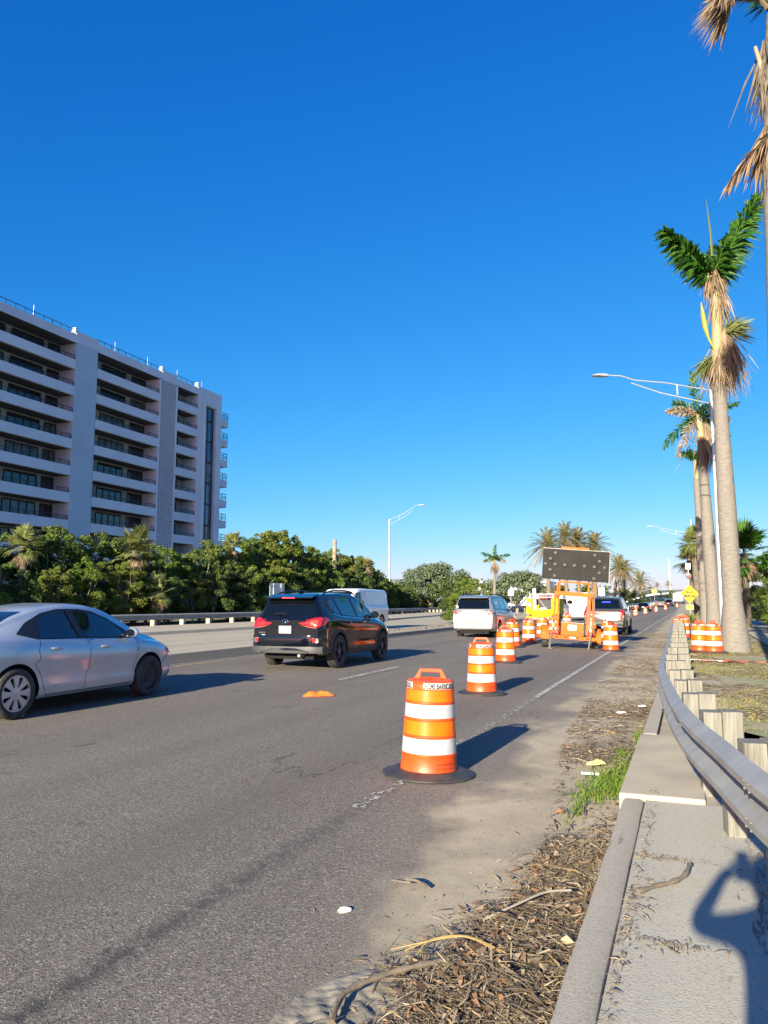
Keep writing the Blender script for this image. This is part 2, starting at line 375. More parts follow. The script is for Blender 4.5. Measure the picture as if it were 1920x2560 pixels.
g=MB(); g.add([(-1500,-400,-.25),(1500,-400,-.25),(1500,2600,-.25),(-1500,2600,-.25)],[(0,1,2,3)]); g.build('ground',M['soil'])['kind']='structure'
strip('road',M['asphalt'],[-12.9,-11,-8,-5,-2.35,-1.5,-.501],Yr)
strip('sand_shoulder',M['asphalt'],[-.501,-.42],[y for y in Yr if y>=16],zf=lambda x,Y:-.03+(.0001*max(0,Y-90)**2 if Y<200 else 1.21+.04*(Y-200)))
strip('centre_lane_strip',M['asphalt_dark'],[-12.9,-11.8,-10.9],[y for y in Yr if y<60],dz=.005)
strip('opposite_road',M['asphalt_pale'],[lambda Y:-21.6+drift(Y),-17,-12.7],[y for y in Yr if y<150],zf=lambda x,Y:.2,dz=.004,curve=False)
# markings
def along(name,m,X,wd,ys,dz=.009,curve=True):
    for (a,b2) in ys:
        n=max(2,int((b2-a)/4)+2); strip(name,m,[X-wd/2,X+wd/2],list(np.linspace(a,b2,n)),dz=dz,curve=curve)
along('road_marking',M['paint_worn'],-2.42,.12,[(5.6,13)])
along('road_marking',M['paint_w'],-2.42,.10,[(13,30),(30,89)])
along('road_marking',M['paint_w'],-2.42,.14,[(90,160)])
along('road_marking',M['paint_w'],-6.3,.12,[(13.7,16.9),(25.9,29.1),(38,41.2),(50.2,53.4),(62.4,65.6),(74.6,77.8),(87,90.2),(99,102.2),(111,114),(123,126),(135,138)])
along('road_marking',M['paint_y'],-10.4,.12,[(3,26)]);along('road_marking',M['paint_y'],-10.4,.13,[(26,110)],dz=.008)
strip('road_marking',M['paint_w'],[-15.45,-15.33],[-4,20,60,120],dz=.016,curve=False,zf=lambda x,Y:.2)
for a in range(-4,110,12): strip('road_marking',M['paint_w'],[-18.5,-18.4],[a,a+3],dz=.016,curve=False,zf=lambda x,Y:.2)
# thin transverse seam line near the arrow board
q=MB(); q.add([(-4.1,20.9,.06),(-2.75,18.9,.03),(-2.72,18.97,.03),(-4.07,20.97,.06)],[(0,1,2,3)]); q.build('road_marking',M['paint_worn'])['kind']='structure'
# right kerb, path, concrete slab
def profile_run(name,m,prof,Ys,xf=lambda Y:0,smooth=True,kind='structure'):
    V=[];F=[];n=len(prof)
    for Y in Ys:
        for (x,z) in prof: V.append((x+xf(Y),Y,z))
    for i in range(len(Ys)-1):
        for j in range(n-1): F.append((i*n+j,i*n+j+1,(i+1)*n+j+1,(i+1)*n+j))
    F.append(tuple(range(n))[::-1]); F.append(tuple(range(len(V)-n,len(V))))
    o=raw(name,V,F,m)
    bm=bmesh.new(); bm.from_mesh(o.data); bmesh.ops.recalc_face_normals(bm,faces=bm.faces); bm.to_mesh(o.data); bm.free()
    if smooth: o.data.shade_smooth(); o.data.set_sharp_from_angle(angle=R(40))
    if kind: o['kind']=kind
    return o
kp=[(-.535,-.2),(-.53,.05),(-.518,.09),(-.495,.105),(-.395,.105),(-.372,.09),(-.365,.06),(-.365,-.2)]
rr=random.Random(5)
profile_run('kerb',M['kerb'],kp,list(np.arange(-6,6.33,.25)),lambda Y:.002*math.sin(Y*5)+.0012*math.sin(Y*13))
kp2=[(-.565,-.2),(-.56,.06),(-.54,.10),(-.51,.11),(-.39,.11),(-.372,-.2)]
profile_run('kerb',M['kerb'],kp2,list(np.arange(9.32,16.5,.5)))
q=MB(); q.box(-.365,2.4,-8,6.36,-.2,.075); q.build('footpath',M['path'])['kind']='structure'
q=MB(); q.box(-.56,.06,6.38,9.3,-.2,.108); o=q.build('concrete_slab',M['concrete'],bevel=.012); o['kind']='structure'
q=MB(); q.box(.065,2.4,6.37,9.3,-.2,.06);q.box(-.37,.5,9.31,16.5,-.2,.07); q.build('gravel_strip',mat('gravel_strip',(.42,.36,.27),.95,c2=(.30,.25,.18),scale=5,bump=.2,bscale=40,detail=9))['kind']='structure'
# verge
strip('grass_verge',M['verge'],[lambda Y:-.5 if Y>16 else (.5 if Y>9.3 else 2.4),1.2,2.5,6,14,40],list(np.arange(-8,16,1.))+[16.01]+list(np.arange(17,90,3.))+list(np.arange(90,262,6.)),dz=.0,zf=lambda x,Y:.07+.02*math.sin(x*2.1+Y*1.3)*(1 if x>0 else 0)+(.0001*max(0,Y-90)**2 if Y<200 else 1.21+.04*(Y-200)))
strip('footpath',M['concrete'],[lambda Y:2.5+.012*(Y-30),lambda Y:4.6+.012*(Y-30)],list(np.arange(16,90,3.)),zf=lambda x,Y:.12,curve=False)
# left kerb, pavement and bank
q=[(-21.2,-.1),(-21.22,.18),(-21.3,.34),(-21.6,.36),(-26.3,.38),(-26.6,.1)]
V=[];F=[];Ys=[-10]+list(np.arange(0,50,10.))+list(np.arange(50,150,10.))
for Y in Ys:
    for x,z in q: V.append((x+drift(Y),Y,z))
for i in range(len(Ys)-1):
    for j in range(5): F.append((i*6+j,i*6+j+1,(i+1)*6+j+1,(i+1)*6+j))
raw('pavement',V,F,M['concrete'])['kind']='structure'
strip('hedge_bank',M['soil'],[-75,lambda Y:-26.5+drift(Y)],[-10,20,50,80,110,150],zf=lambda x,Y:.3,curve=False)
# raised median: kerb then litter-strewn earth
def medx(Y): return -11.35-.03*max(0,Y-40)
V=[];F=[];Ys=[27,27.4]+list(np.arange(28,150,4.))
for Y in Ys:
    wd=1.5 if Y>27.2 else .9
    wr_=wd+.06*max(0,Y-45)
    for x,z in [(0,.15),(-.01,.33),(-.05,.36),(-.2,.37),(-.25,.34),(-wr_+.2,.37),(-wr_,.36),(-wr_-.03,.15)]: V.append((medx(Y)+x,Y,z))
for i in range(len(Ys)-1):
    for j in range(7): F.append((i*8+j,i*8+j+1,(i+1)*8+j+1,(i+1)*8+j))
F.append(tuple(range(8)))
raw('median',V,F,M['concrete'])['kind']='structure'
# ---------------------------------------------------------------- guardrails
def wbeam(path,zt,name,m,parent,side=1,wz=.31):
    """W-beam rail along a polyline of (x,y); zt = top z; side = +1 rail face toward -normal"""
    prof=[(.0,0),(.03,-.012),(.08,-.05),(.08,-.085),(.0,-.14),(.0,-.17),(.08,-.225),(.08,-.26),(.03,-.298),(.0,-.31),(-.004,-.31),(-.004,-.305),(.07,-.258),(.07,-.228),(-.01,-.172),(-.01,-.138),(.07,-.083),(.07,-.052),(.025,-.02),(-.004,-.005)]
    V=[];F=[];n=len(prof)
    P=[Vector((x,y)) for x,y in path]
    for i,p in enumerate(P):
        t=(P[min(i+1,len(P)-1)]-P[max(i-1,0)]).normalized(); nn=Vector((-t.y,t.x))*side
        for a,z in prof: V.append((p.x+nn.x*a,p.y+nn.y*a,zt+z*wz/.31))
    for i in range(len(P)-1):
        for j in range(n): F.append((i*n+j,i*n+(j+1)%n,(i+1)*n+(j+1)%n,(i+1)*n+j))
    o=raw(name,V,F,m,parent); o.data.shade_smooth(); o.data.set_sharp_from_angle(angle=R(50)); return o
def cr(pts,n=8): # catmull-rom
    pts=[Vector(p) for p in pts]; out=[]
    for i in range(len(pts)-1):
        p0=pts[max(i-1,0)];p1=pts[i];p2=pts[i+1];p3=pts[min(i+2,len(pts)-1)]
        for k in range(n):
            t=k/n; out.append(.5*((2*p1)+(-p0+p2)*t+(2*p0-5*p1+4*p2-p3)*t*t+(-p0+3*p1-3*p2+p3)*t**3))
    out.append(pts[-1]); return out
gr=thing('guardrail','galvanised steel guardrail curving along the right verge on square timber posts','guardrail',(0,0,0))
gp=cr([(1.75,-1.6,0),(1.1,.6,0),(.735,2.2,0),(.355,3.75,0),(.165,4.87,0),(.025,5.75,0),(-.105,7.0,0),(-.25,9.2,0),(-.32,11,0),(-.37,17,0),(-.5,28,0),(-.62,42,0),(-.62,60,0)],8)
wbeam([(p.x,p.y) for p in gp],.79,'rail',M['galv'],gr,1,.31)
M['greybolt']=mat('bolt_steel',(.13,.115,.10),.6,.3)
mb=MB()
def gx(Y):
    for a,b2 in zip(gp,gp[1:]):
        if a.y<=Y<=b2.y: return a.x+(b2.x-a.x)*(Y-a.y)/(b2.y-a.y+1e-9)
    return gp[-1].x
for Y in (4.0,4.08,5.95,6.03,7.9,7.98):
    for dz in (.055,.09,.225,.26):
        x=gx(Y); mb=MB(); mb.lathe([(.007,-.003),(.007,.006)],8,'x',(x-.084,Y,.79-dz)); mb.build('splice_bolt',M['greybolt'],gr)
pass
Ys=[-1.0,.1,1.15,2.25,3.4]+[4.56,5.64,6.78,7.84,8.93,10.26,11.5]+[13.2+1.9*i for i in range(24)]
rr=random.Random(3)
for Y in Ys:
    x=gx(Y)+.012; h=.85+rr.uniform(-.012,.012); sl=math.atan((gx(Y+.3)-gx(Y-.3))/.6); ca=-sl
    mb=MB(); wd=.115 if Y<11 else .15
    mb.box(0,wd*.97,-.08,.08,.50 if Y>9 else .5,h); mb.xf(Matrix.Translation((x,Y,0))@Matrix.Rotation(ca+rr.uniform(-.04,.04),4,'Z'))
    mb.build('block',M['wood'],gr,bevel=.006)
    mb=MB(); mb.box(wd,wd*2+.01,-.085,.085,-.3,h+.006); mb.xf(Matrix.Translation((x,Y,0))@Matrix.Rotation(ca+rr.uniform(-.05,.05),4,'Z'))
    mb.build('post',M['wood'],gr,bevel=.006)
# steel end foot of a small pipe near the closest post
lg=thing('guardrail','long galvanised guardrail beyond the opposite road, in front of the hedge','guardrail')
lpath=[(-26.9+drift(Y)*1.0,Y) for Y in [-6]+list(np.arange(0,150,5.))]
wbeam(lpath,.98,'rail',M['galv'],lg,-1,.33)
for i in range(52):
    Y=6+i*2.6; 
    if Y>140: break
    x=-26.9+drift(Y)
    mb=MB(); mb.box(x-.28,x-.02,Y-.1,Y+.1,.0,.95); mb.build('post',M['concrete'] if i%1==0 else M['wood'],lg)
# low rail on the widening median ahead
mg=thing('guardrail','short stretch of guardrail on the median behind the yellow truck','guardrail')
mp=[(-17.5,62),(-18.5,75),(-19.5,90),(-20,105)]
wbeam(mp,1.25,'rail',M['galv'],mg,-1)
for a in range(8): Y=63+a*5.5; mb=MB(); x=np.interp(Y,[p[1] for p in mp],[p[0] for p in mp]); mb.box(x-.2,x-.02,Y-.08,Y+.08,.0,1.2); mb.build('post',M['wood'],mg)
# right-hand rail of the bridge approach
bg_=thing('guardrail','steel guardrail left of the far traffic, rising toward the drawbridge','guardrail')
bp=[(-9.6+xo(Y),Y) for Y in np.arange(100,230,8.)]
V=[];F=[]
for x,Y in bp:
    z=gz(x,Y)
    for a,dz in ((0,1.05),(.06,.95),(0,.75),(-.03,.75),(-.03,1.05)): V.append((x+a,Y,z+dz))
for i in range(len(bp)-1):
    for j in range(5): F.append((i*5+j,i*5+(j+1)%5,(i+1)*5+(j+1)%5,(i+1)*5+j))
raw('rail',V,F,M['galv'],bg_)
for Y in np.arange(101,225,4.): x=-9.6+xo(Y); z=gz(x,Y); mb=MB(); mb.box(x-.2,x-.04,Y-.08,Y+.08,z-.3,z+1.0); mb.build('post',M['galv'],bg_)
# ---------------------------------------------------------------- drawbridge approach
br=thing('bridge','long grey concrete bridge ramp curving right, low on the horizon beyond the palms','bridge')
bpts=cr([(-17,110,.6),(-15.1,134.8,1.22),(-13.8,170,2.4),(-12.5,211,3.73),(-11.2,260,5.0),(-8.5,321,6.1),(0,390,7.6),(14.6,459,8.9),(50,540,9.6),(110,620,9.6)],5)
V=[];F=[]
for i,p in enumerate(bpts):
    t=(bpts[min(i+1,len(bpts)-1)]-bpts[max(i-1,0)]); t.z=0; t.normalize(); nn=Vector((t.y,-t.x,0))
    for a,z in ((0,0),(.25,0),(.3,-.9),(.9,-1.0),(.9,-1.5),(.2,-1.7),(.2,-20),(-11.2,-20),(-11.2,0),(-10.9,0),(-10.9,-.9),(-.1,-.9)):
        q_=p+nn*a; zz=p.z+z if z>-19 else -.3; V.append((q_.x,q_.y,zz))
n=12
for i in range(len(bpts)-1):
    for j in range(n): F.append((i*n+j,i*n+(j+1)%n,(i+1)*n+(j+1)%n,(i+1)*n+j))
raw('deck',V,F,M['concrete'],br)
for i in range(2,len(bpts)-1):
    for k in range(2):
        p=bpts[i].lerp(bpts[i+1],k/2); t=(bpts[i+1]-bpts[i]); t.z=0; t.normalize(); nn=Vector((t.y,-t.x,0)); c=p+nn*.6
        mb=MB(); mb.obox((c.x,c.y,p.z-.75),(.25,.25,.25),Matrix.Rotation(0,3,'Z')); mb.build('bracket',M['white_wall'],br)
for i in range(6,len(bpts)-1,1):
    p=bpts[i]; mb=MB(); mb.tube([(p.x,p.y,p.z),(p.x,p.y,p.z+.45)],.06,5); mb.build('rail_post',M['galvpole'],br)
mb=MB(); mb.tube([p+Vector((0,0,.45)) for p in bpts],.06,5); mb.build('handrail',M['galvpole'],br)
# ---------------------------------------------------------------- apartment block
FX=-56.0; BX=-58.0
bl=thing('apartment_building','pale nine storey apartment block with long balconies, towering over the hedge on the left','building',(0,0,0))
ZT=28.65; FH=2.69
def bx(name,m,*b,parent=bl,bevel=0):
    q=MB(); q.box(*b); return q.build(name,m,parent,bevel=bevel)
# core
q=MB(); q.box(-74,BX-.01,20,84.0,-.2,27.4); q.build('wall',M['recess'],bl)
q=MB(); q.box(-74.2,FX,20,84.1,27.5,ZT-.25); q.box(-74.2,FX+.004,58.1,61.2,27.6,ZT+.12);q.box(-74.2,FX+.004,71.8,74.6,27.6,ZT+.05);q.box(-74.2,FX+.004,78.9,84.1,27.6,ZT+.02)
q.build('parapet',M['white_wall'],bl)
q=MB(); q.box(BX-.2,FX+.01,58.12,61.15,-.2,27.6); q.build('blank_wall',M['grey_wall'],bl)
q=MB(); q.box(BX-.2,FX+.02,78.9,80.3,-.2,27.6); q.box(BX-.2,FX+.02,82.9,84.1,-.2,27.6); q.box(BX-.3,FX-.6,80.2,83,-.2,27.6);q.box(FX-.5,FX+.03,80.3,82.9,26.6,27.6); q.build('stair_wall',M['white_wall'],bl)
q=MB(); q.box(FX+.0,FX+.22,80.05,80.35,-.2,27.0); q.build('stair_fin',M['white_wall'],bl)
for yy in (71.35,74.45,42): q=MB(); q.box(BX-.1,FX+.0,yy,yy+.3,-.2,27.6); q.build('fin_wall',M['white_wall'],bl)
# breeze-block screen
q=MB(); q.box(FX-.55,FX-.4,71.6,74.5,-.2,27.6); q.build('screen_backing',M['dark_metal'],bl)
q=MB()
n=7
for i in range(n+1): y=71.66+i*(2.78/n); q.box(FX-.2,FX-.02,y-.035,y+.035,2,27.45)
k=0
z=2.0
while z<27.4:
    q.box(FX-.21,FX-.015,71.66,74.44,z-.03,z+.03); z+=.4
    for i in range(n):
        y=71.66+(i+.5)*(2.78/n); q.box(FX-.18,FX-.03,y-.06,y+.06,z-.26,z-.15)
q.build('block_screen',M['white_wall'],bl)
# floors
def window(y0,y1,z0,z1,n,X=BX,m=None):
    q=MB(); f=.05
    q.box(X,X+.06,y0,y1,z1-.1,z1); q.box(X,X+.06,y0,y1,z0,z0+.08)
    for i in range(n+1):
        y=y0+(y1-y0)*i/n; q.box(X+.001,X+.065,y-f,y+f,z0+.08,z1-.1)
    w_=q.build('window',M['dark_metal'],bl)
    q=MB()
    for i in range(n): q.box(X-.02,X+.02,y0+(y1-y0)*i/n+.04,y0+(y1-y0)*(i+1)/n-.04,z0+.07,z1-.09)
    q.build('pane',m or M['bglass'],w_)
def railing(y0,y1,z,X=FX-.1,dirx=False):
    q=MB(); q.box(X-.03,X+.03,y0,y1,z+.42,z+.48); q.box(X-.02,X+.02,y0,y1,z+.2,z+.235)
    n=max(2,int((y1-y0)/1.3))
    for i in range(n+1): y=y0+.05+(y1-y0-.1)*i/n; q.box(X-.02,X+.02,y-.02,y+.02,z,z+.43)
    return q.build('railing',M['dark_metal'],bl)
rr=random.Random(11)
for k in range(10):
    zt=27.5-FH*k
    if k==0:
        for (a,b2) in ((42.3,58.12),(61.2,71.35),(74.75,78.9)): q=MB(); q.box(BX+.02,FX-.01,a+.01,b2-.01,27.485,27.497); q.build('soffit_shade',M['soffit_shade'],bl)
    zp=25.76-FH*k; zb=zt-FH
    if zb<-1: break
    for (a,b2) in ((42.3,58.12),(61.2,71.35),(74.75,78.9)):
        q=MB(); q.box(FX-.25,FX,a,b2,zp-.95,zp); q.box(BX-.005,FX-.25,a,b2,zp-.95,zp-.72); q.build('balcony',M['white_wall'],bl)
        railing(a+.02,b2-.02,zp-.02)
        q=MB(); q.box(BX+.02,FX-.26,a+.01,b2-.01,zp-.965,zp-.953); q.build('soffit_shade',M['soffit_shade'],bl)  # thin dark sheet added below the slab, shade put into its colour
    zf=zp-.70
    pm=lambda: M['curtain'] if rr.random()<.3 else M['bglass']
    window(45,51.2,zf,zt-.18,4,m=pm()); window(52.0,55.8,zf,zt-.18,4,m=pm()); window(56.45,58.0-.1,zf,zt-.18,2,m=pm())
    window(64.0,67.8,zf,zt-.18,4,m=pm()); window(68.8,71.2,zf,zt-.18,3,m=pm()); window(75.2,77.6,zf,zt-.18,2,m=pm())
    q=MB(); q.box(BX+.0,BX+.004,51.2,52.0,zf,zt-.2)
    # stair glazing
    window(80.35,82.85,zt-FH+.02,zt-.02,2,X=FX-.45,m=M['curtain'] if k in(3,6) else mat('blue_glass',(.05,.08,.16),.08,c2=(.02,.03,.06),scale=1,spec=1) if k==0 else bpy.data.materials['blue_glass'])
    # far-end balconies
    if k<9:
        q=MB(); q.box(FX-3.5,FX-.25,84.1,86.1,zp-.95,zp-.0); 
        q.build('end_balcony',M['white_wall'],bl)
        q=MB()
        for dz in (.25,.5,.85): q.box(FX-.32,FX-.27,84.12,86.08,zp+dz,zp+dz+.045)
        for yy in (84.2,85.1,86.0): q.box(FX-.33,FX-.28,yy,yy+.05,zp,zp+.87)
        for dz in (.25,.5,.85): q.box(FX-3.4,FX-.3,86.03,86.08,zp+dz,zp+dz+.045)
        q.build('railing',M['dark_metal'],bl)
# roof railing and rods
q=MB()
for (a,b2) in ((20,58.0),(61.3,71.7),(74.7,78.8)):
    q.box(FX-.4,FX-.34,a,b2,ZT+.28,ZT+.34)
    for i in range(int((b2-a)/1.1)+1): y=a+i*1.1; q.box(FX-.4,FX-.36,y,y+.05,ZT-.3,ZT+.3)
q.build('roof_railing',M['dark_metal'],bl)
q=MB()
for y in (53,64.2,69.6,75.1,80.2): q.tube([(FX-.5,y,ZT-.3),(FX-.5,y,ZT+1.0)],.012,5)
for y in (58.0,71.7,78.8): q.box(FX-.45,FX+.02,y-.1,y+.1,ZT-.1,ZT+.42)
q.build('lightning_rod',M['galvpole'],bl)
# small balcony furniture seen as silhouettes
for (y,k) in ((52.5,1),(54.3,1),(55,6),(66.6,2),(70.6,2),(70,0)):
    zf=25.76-FH*k-.70; t=thing('balcony_chair','pale patio chair, floor %s from top, %s'%(['one','two','three','four','five','six','seven'][k],'left bay near its %s end'%('near' if y<54 else 'far') if y<58 else ('right bay beside the block screen' if y>70.3 else 'right bay')),'chair',(FX-1,y,zf))
    q=MB(); q.box(-.25,.25,-.25,.25,.42,.46); q.build('seat',M['whitepaint'],t)
    q=MB(); q.box(-.27,-.23,-.25,.25,.46,.95); q.build('backrest',M['whitepaint'],t)
    q=MB(); 
    for a in(-.22,.22):
        for b2 in (-.22,.22): q.box(a-.02,a+.02,b2-.02,b2+.02,0,.42)
    q.build('legs',M['whitepaint'],t)
# white low building glimpsed behind the oak
hb=thing('low_building','low white building with flat roof half hidden behind the grey-green tree','building',(-33,150,0))
q=MB(); q.box(-7,8,0,8,-1,5.4); q.build('wall',M['white_wall'],hb); q=MB(); q.box(-7.3,8.3,-.3,8.3,5.4,5.8); q.build('roof',M['white_wall'],hb)
for i in range(4): q=MB(); q.box(-5+i*3.3,-3.4+i*3.3,-.05,.0,2.2,3.8); q.build('window',M['bglass'],hb)
# ---------------------------------------------------------------- lattice mast on the horizon
tw=thing('radio_mast','thin white lattice mast standing on the horizon above the far traffic','mast',(-12.5,640,0))
q=MB()
for a in (0,120,240):
    x,y=.55*math.cos(R(a)),.55*math.sin(R(a)); q.tube([(x,y,0),(x,y,36)],.07,4)
for i in range(36):
    for a in (0,120,240):
        p=(.55*math.cos(R(a)),.55*math.sin(R(a)),i); p2=(.55*math.cos(R(a+120)),.55*math.sin(R(a+120)),i+1); q.tube([p,p2],.04,3)
q.build('lattice',M['whitepaint'],tw)
for z in (10,17,24,31): q=MB(); q.box(-1.0,-.6,-.3,.3,z-.5,z+.5); q.build('dish',M['whitepaint'],tw)
# ---------------------------------------------------------------- drums
def make_drum(detail=True):
    t=thing('traffic_drum',None,None)
    prof=[(.245,0),(.262,.0),(.264,.04),(.256,.185),(.250,.19)]
    def seg(z0,z1,r0,r1): return [(r0+.006,z0),(r0+.006,z0+.012),(r0,z0+.02),(r1,z1-.012),(r1+.004,z1)]
    lv=[(0,.19,.262,.252),(.19,.355,.250,.242),(.355,.505,.240,.233),(.505,.65,.231,.226),(.65,.775,.223,.219),(.775,.83,.217,.214)]
    prof=[]
    for a,b2,r0,r1 in lv: prof+=seg(a,b2,r0,r1)
    prof+=[(.212,.842),(.195,.858),(.12,.868),(.05,.872),(.0,.873)]
    def wob(a,b2,h,q):
        if h<.17: # moulded foot pads
            s=1+.018*max(0,math.sin(q*4))*(1-h/.17); return a*s,b2*s,h
        if h>.835: # flats at the sides of the top
            return a,b2,h-.018*abs(math.sin(q))
        return a,b2,h
    q=MB(); q.lathe(prof,48,wob=wob); o=q.build('drum_body',M['orange'],t,smooth=True)
    for nm,m,a,b2,r0,r1 in (('white_band',M['white_reflective'],.20,.34,.2505,.2435),('orange_band',M['orange_reflective'],.372,.492,.2408,.2345),('white_band',M['white_reflective'],.52,.64,.2318,.2268),('orange_band',M['orange_reflective'],.668,.765,.224,.2198)):
        q=MB(); q.lathe([(r0-.004,a),(r0+.0015,a),(r1+.0015,b2),(r1-.004,b2)],48,cap=False); q.build(nm,m,t,smooth=True)
    # handle
    q=MB()
    w_=.11
    q.prism([(-w_-.055,.835),(-w_+.01,.95),(w_-.01,.95),(w_+.055,.835),(w_-.012,.86),(w_-.025,.918),(-w_+.025,.918),(-w_+.012,.86)],-.016,.016,'y')
    q.build('handle',M['orange'],t,bevel=.005)
    # rubber base: sloped ring
    def wb(a,b2,h,q):
        d=math.hypot(a,b2); lift=max(0,d-.3)/.12*.016*max(0,math.cos(q-R(215)))**2
        return a,b2,h+lift
    prof=[(.255,.0),(.255,.055),(.275,.062)]
    q=MB(); q.lathe([(.25,.004),(.25,.05),(.285,.058),(.33,.05),(.40,.022),(.424,.014),(.428,.006),(.424,.0)],72,wob=lambda a,b2,h,qq:(a,b2,h*(1+.05*math.sin(qq*36))+0) ); q.build('rubber_base',M['rubber'],t,smooth=True)
    if detail:
        for ang,n2 in ((R(-90+28),'ACME BARRICADES'),(R(-90-62-30),'ACME BARRICADES'),(R(60),'ACME BARRICADES')):
            Rr=.2195; wd=.34; z0=.805
            q=MB(); K=14
            for i in range(K+1):
                a=ang+(i/K-.5)*wd/Rr; 
                for z,rad in ((z0-.029,Rr+.0035),(z0+.029,Rr+.0005)): q.v.append((rad*math.cos(a),rad*math.sin(a),z))
            for i in range(K): q.f.append((2*i,2*i+2,2*i+3,2*i+1)); q.m.append(0)
            st=q.build('label_sticker',M['signwhite'],t)
            vs,fs=text_mesh(n2,.062,wd*.95,bold=.03); q=MB(); vv=[]
            for v in vs: a=ang+v.x/Rr; rad=Rr+.005-(v.y)*.06; vv.append((rad*math.cos(a),rad*math.sin(a),z0+v.y))
            q.add(vv,fs); q.build('lettering',M['letter'],st)
        vs=[]
        for li,txt in enumerate(('ACME BARRICADES','813-373-7776','FL APEX 48-91')):
            vs,fs=text_mesh(txt,.026,.17); q=MB(); vv=[]; ang=R(-90+34); Rr=.262
            for v in vs: a=ang+v.x/Rr; zz=.125-li*.038+v.y; rad=.2655-.05*(zz-.04)+.003; vv.append((rad*math.cos(a),rad*math.sin(a),zz))
            q.add(vv,fs); q.build('stencil',mat('stencil_ink',(.32,.045,.012),.6) if li==0 else bpy.data.materials['stencil_ink'],t)
    return t
dr=make_drum(); GRP='orange and white traffic drums closing the lane'
spots=[(-2.29,6.95,R(18),'nearest and largest orange drum with ACME BARRICADES label and curled rubber base'),
(-3.36,13.15,R(8),'second drum from the camera, standing on open asphalt'),
(-4.42,19.8,R(2),'third drum from the camera, half overlapping the drum behind it'),
(-5.62,26.3,R(60),'fourth drum from the camera, peeking over the top of the third'),
(-5.60,29.1,R(20),'drum mostly in shadow, left of the lit drum beside the silver minivan'),
(-5.83,33.3,R(200),'brightly lit drum just left of the arrow board trailer wheel'),
(-2.42,26.55,R(70),'drum standing right of the arrow board trailer by the white edge line'),
(-3.02,31.2,R(210),'drum leaning behind the right wheel of the arrow board trailer'),
(-4.2,36.8,R(100),'drum seen through the right side of the trailer frame'),
(-6.1,38.0,R(30),'drum behind the trailer frame, left of the orange battery box'),
(-6.25,43.5,R(30),'small far drum seen through the trailer frame under the white box trailer'),
(-5.74,94.6,0,'small drum just right of the police car mirror'),(-5.29,108,0,'drum in front of the black car in far traffic'),
(-4.6,126,0,'second far drum right of the black car'),(-3.75,146,0,'third far drum, in front of the grey pickup'),(-2.1,170,0,'farthest single drum on the road below the white truck'),
(-9.2,120,0,'drum on the left side of the far lane in front of the palm bushes'),(-5.5,205,0,'tiny drum left of the white truck'),
(-.40,33.9,R(40),'frontmost drum of the row stored behind the guardrail'),
(-.22,34.9,R(10),'second drum of the row stored behind the guardrail'),(-.18,35.9,R(10),'last drum of the row stored behind the guardrail'),
(.28,25.6,R(25),'drum at the left, half hidden behind its neighbour by the big palm trunk'),
(.66,25.25,R(60),'drum on the grass directly beside the big palm trunk')]
for i,(x,y,a,lb) in enumerate(spots):
    o=dr if i==0 else copy_tree(dr)
    z=gz(x+xo(y)*0,y)
    if i>=18: z=.095
    o.location=(x,y,z); o.rotation_euler=(0,0,a); tag(o,lb,'traffic drum',GRP if i<18 else 'spare traffic drums on the grass')
    if i==0: o.rotation_euler=(R(-.5),R(1.6),a); o.location.z=z+.004
    if i==7: o.rotation_euler=(0,R(-7),a)
# ---------------------------------------------------------------- arrow board trailer
TX,TY=-3.70,26.6
tr=thing('arrow_board','black flashing arrow board on an orange trailer frame among the drums','arrow board',(TX,TY,.03),rot=(0,R(4.4),R(13)))
of=M['orangeframe']
# board: local x right, -y toward camera, z up
bz=3.33-1.03; bw=1.10
q=MB(); q.box(-bw,bw,-.03,.02,bz,bz+1.03); bo=q.build('board_panel',M['signblack'],tr,bevel=.008)
q=MB(); q.box(-bw-.01,bw+.01,-.035,.03,bz+1.03,bz+1.045); q.box(bw,bw+.015,-.035,.03,bz,bz+1.03); q.build('board_edge',M['galv'],tr)
lamps=[(467,250),(404,327),(342,398),(401,478),(461,558),(465,404),(588,411),(711,417),(840,423),(965,430),(970,274),(1030,356),(1095,440),(1028,511),(962,588)]
for (a,b2) in lamps:
    u=(a-302+ (b2-400)*.03)/852*2*bw-bw; v=1-(b2-(188+.05*(a-310)))/408
    z=bz+v*1.03
    q=MB(); q.lathe([(.062,-.03),(.062,-.065),(.055,-.068),(.055,-.045)],20,'y',(u,0,z),cap=False); l_=q.build('lamp_hood',M['trim'],tr,smooth=True)
    q=MB(); q.lathe([(.053,-.03),(.053,-.05),(.0,-.053)],20,'y',(u,0,z),cap=False); q.build('lamp_lens',M['lamplens'],l_,smooth=True)
q=MB(); q.lathe([(.05,0),(.05,-.07),(.03,-.08),(.0,-.08)],12,'y',(.83,-.03,.30+bz)); 
q=MB(); q.box(-.5,.42,-.02,.25,bz+1.046,bz+1.12); q.build('top_box',of,tr)
for s,x0 in ((1,-.50),(1,.47)):
    q=MB(); q.box(x0-.03,x0+.03,.04,.10,.55,bz+.2); q.build('mast_post',of,tr)
q=MB(); q.box(-.47,.44,.05,.09,bz-.10,bz-.04); q.build('mast_crossbar',of,tr)
q=MB(); q.box(-.66,.62,-.08,.02,1.76,1.90); q.build('frame_beam',of,tr,bevel=.006)
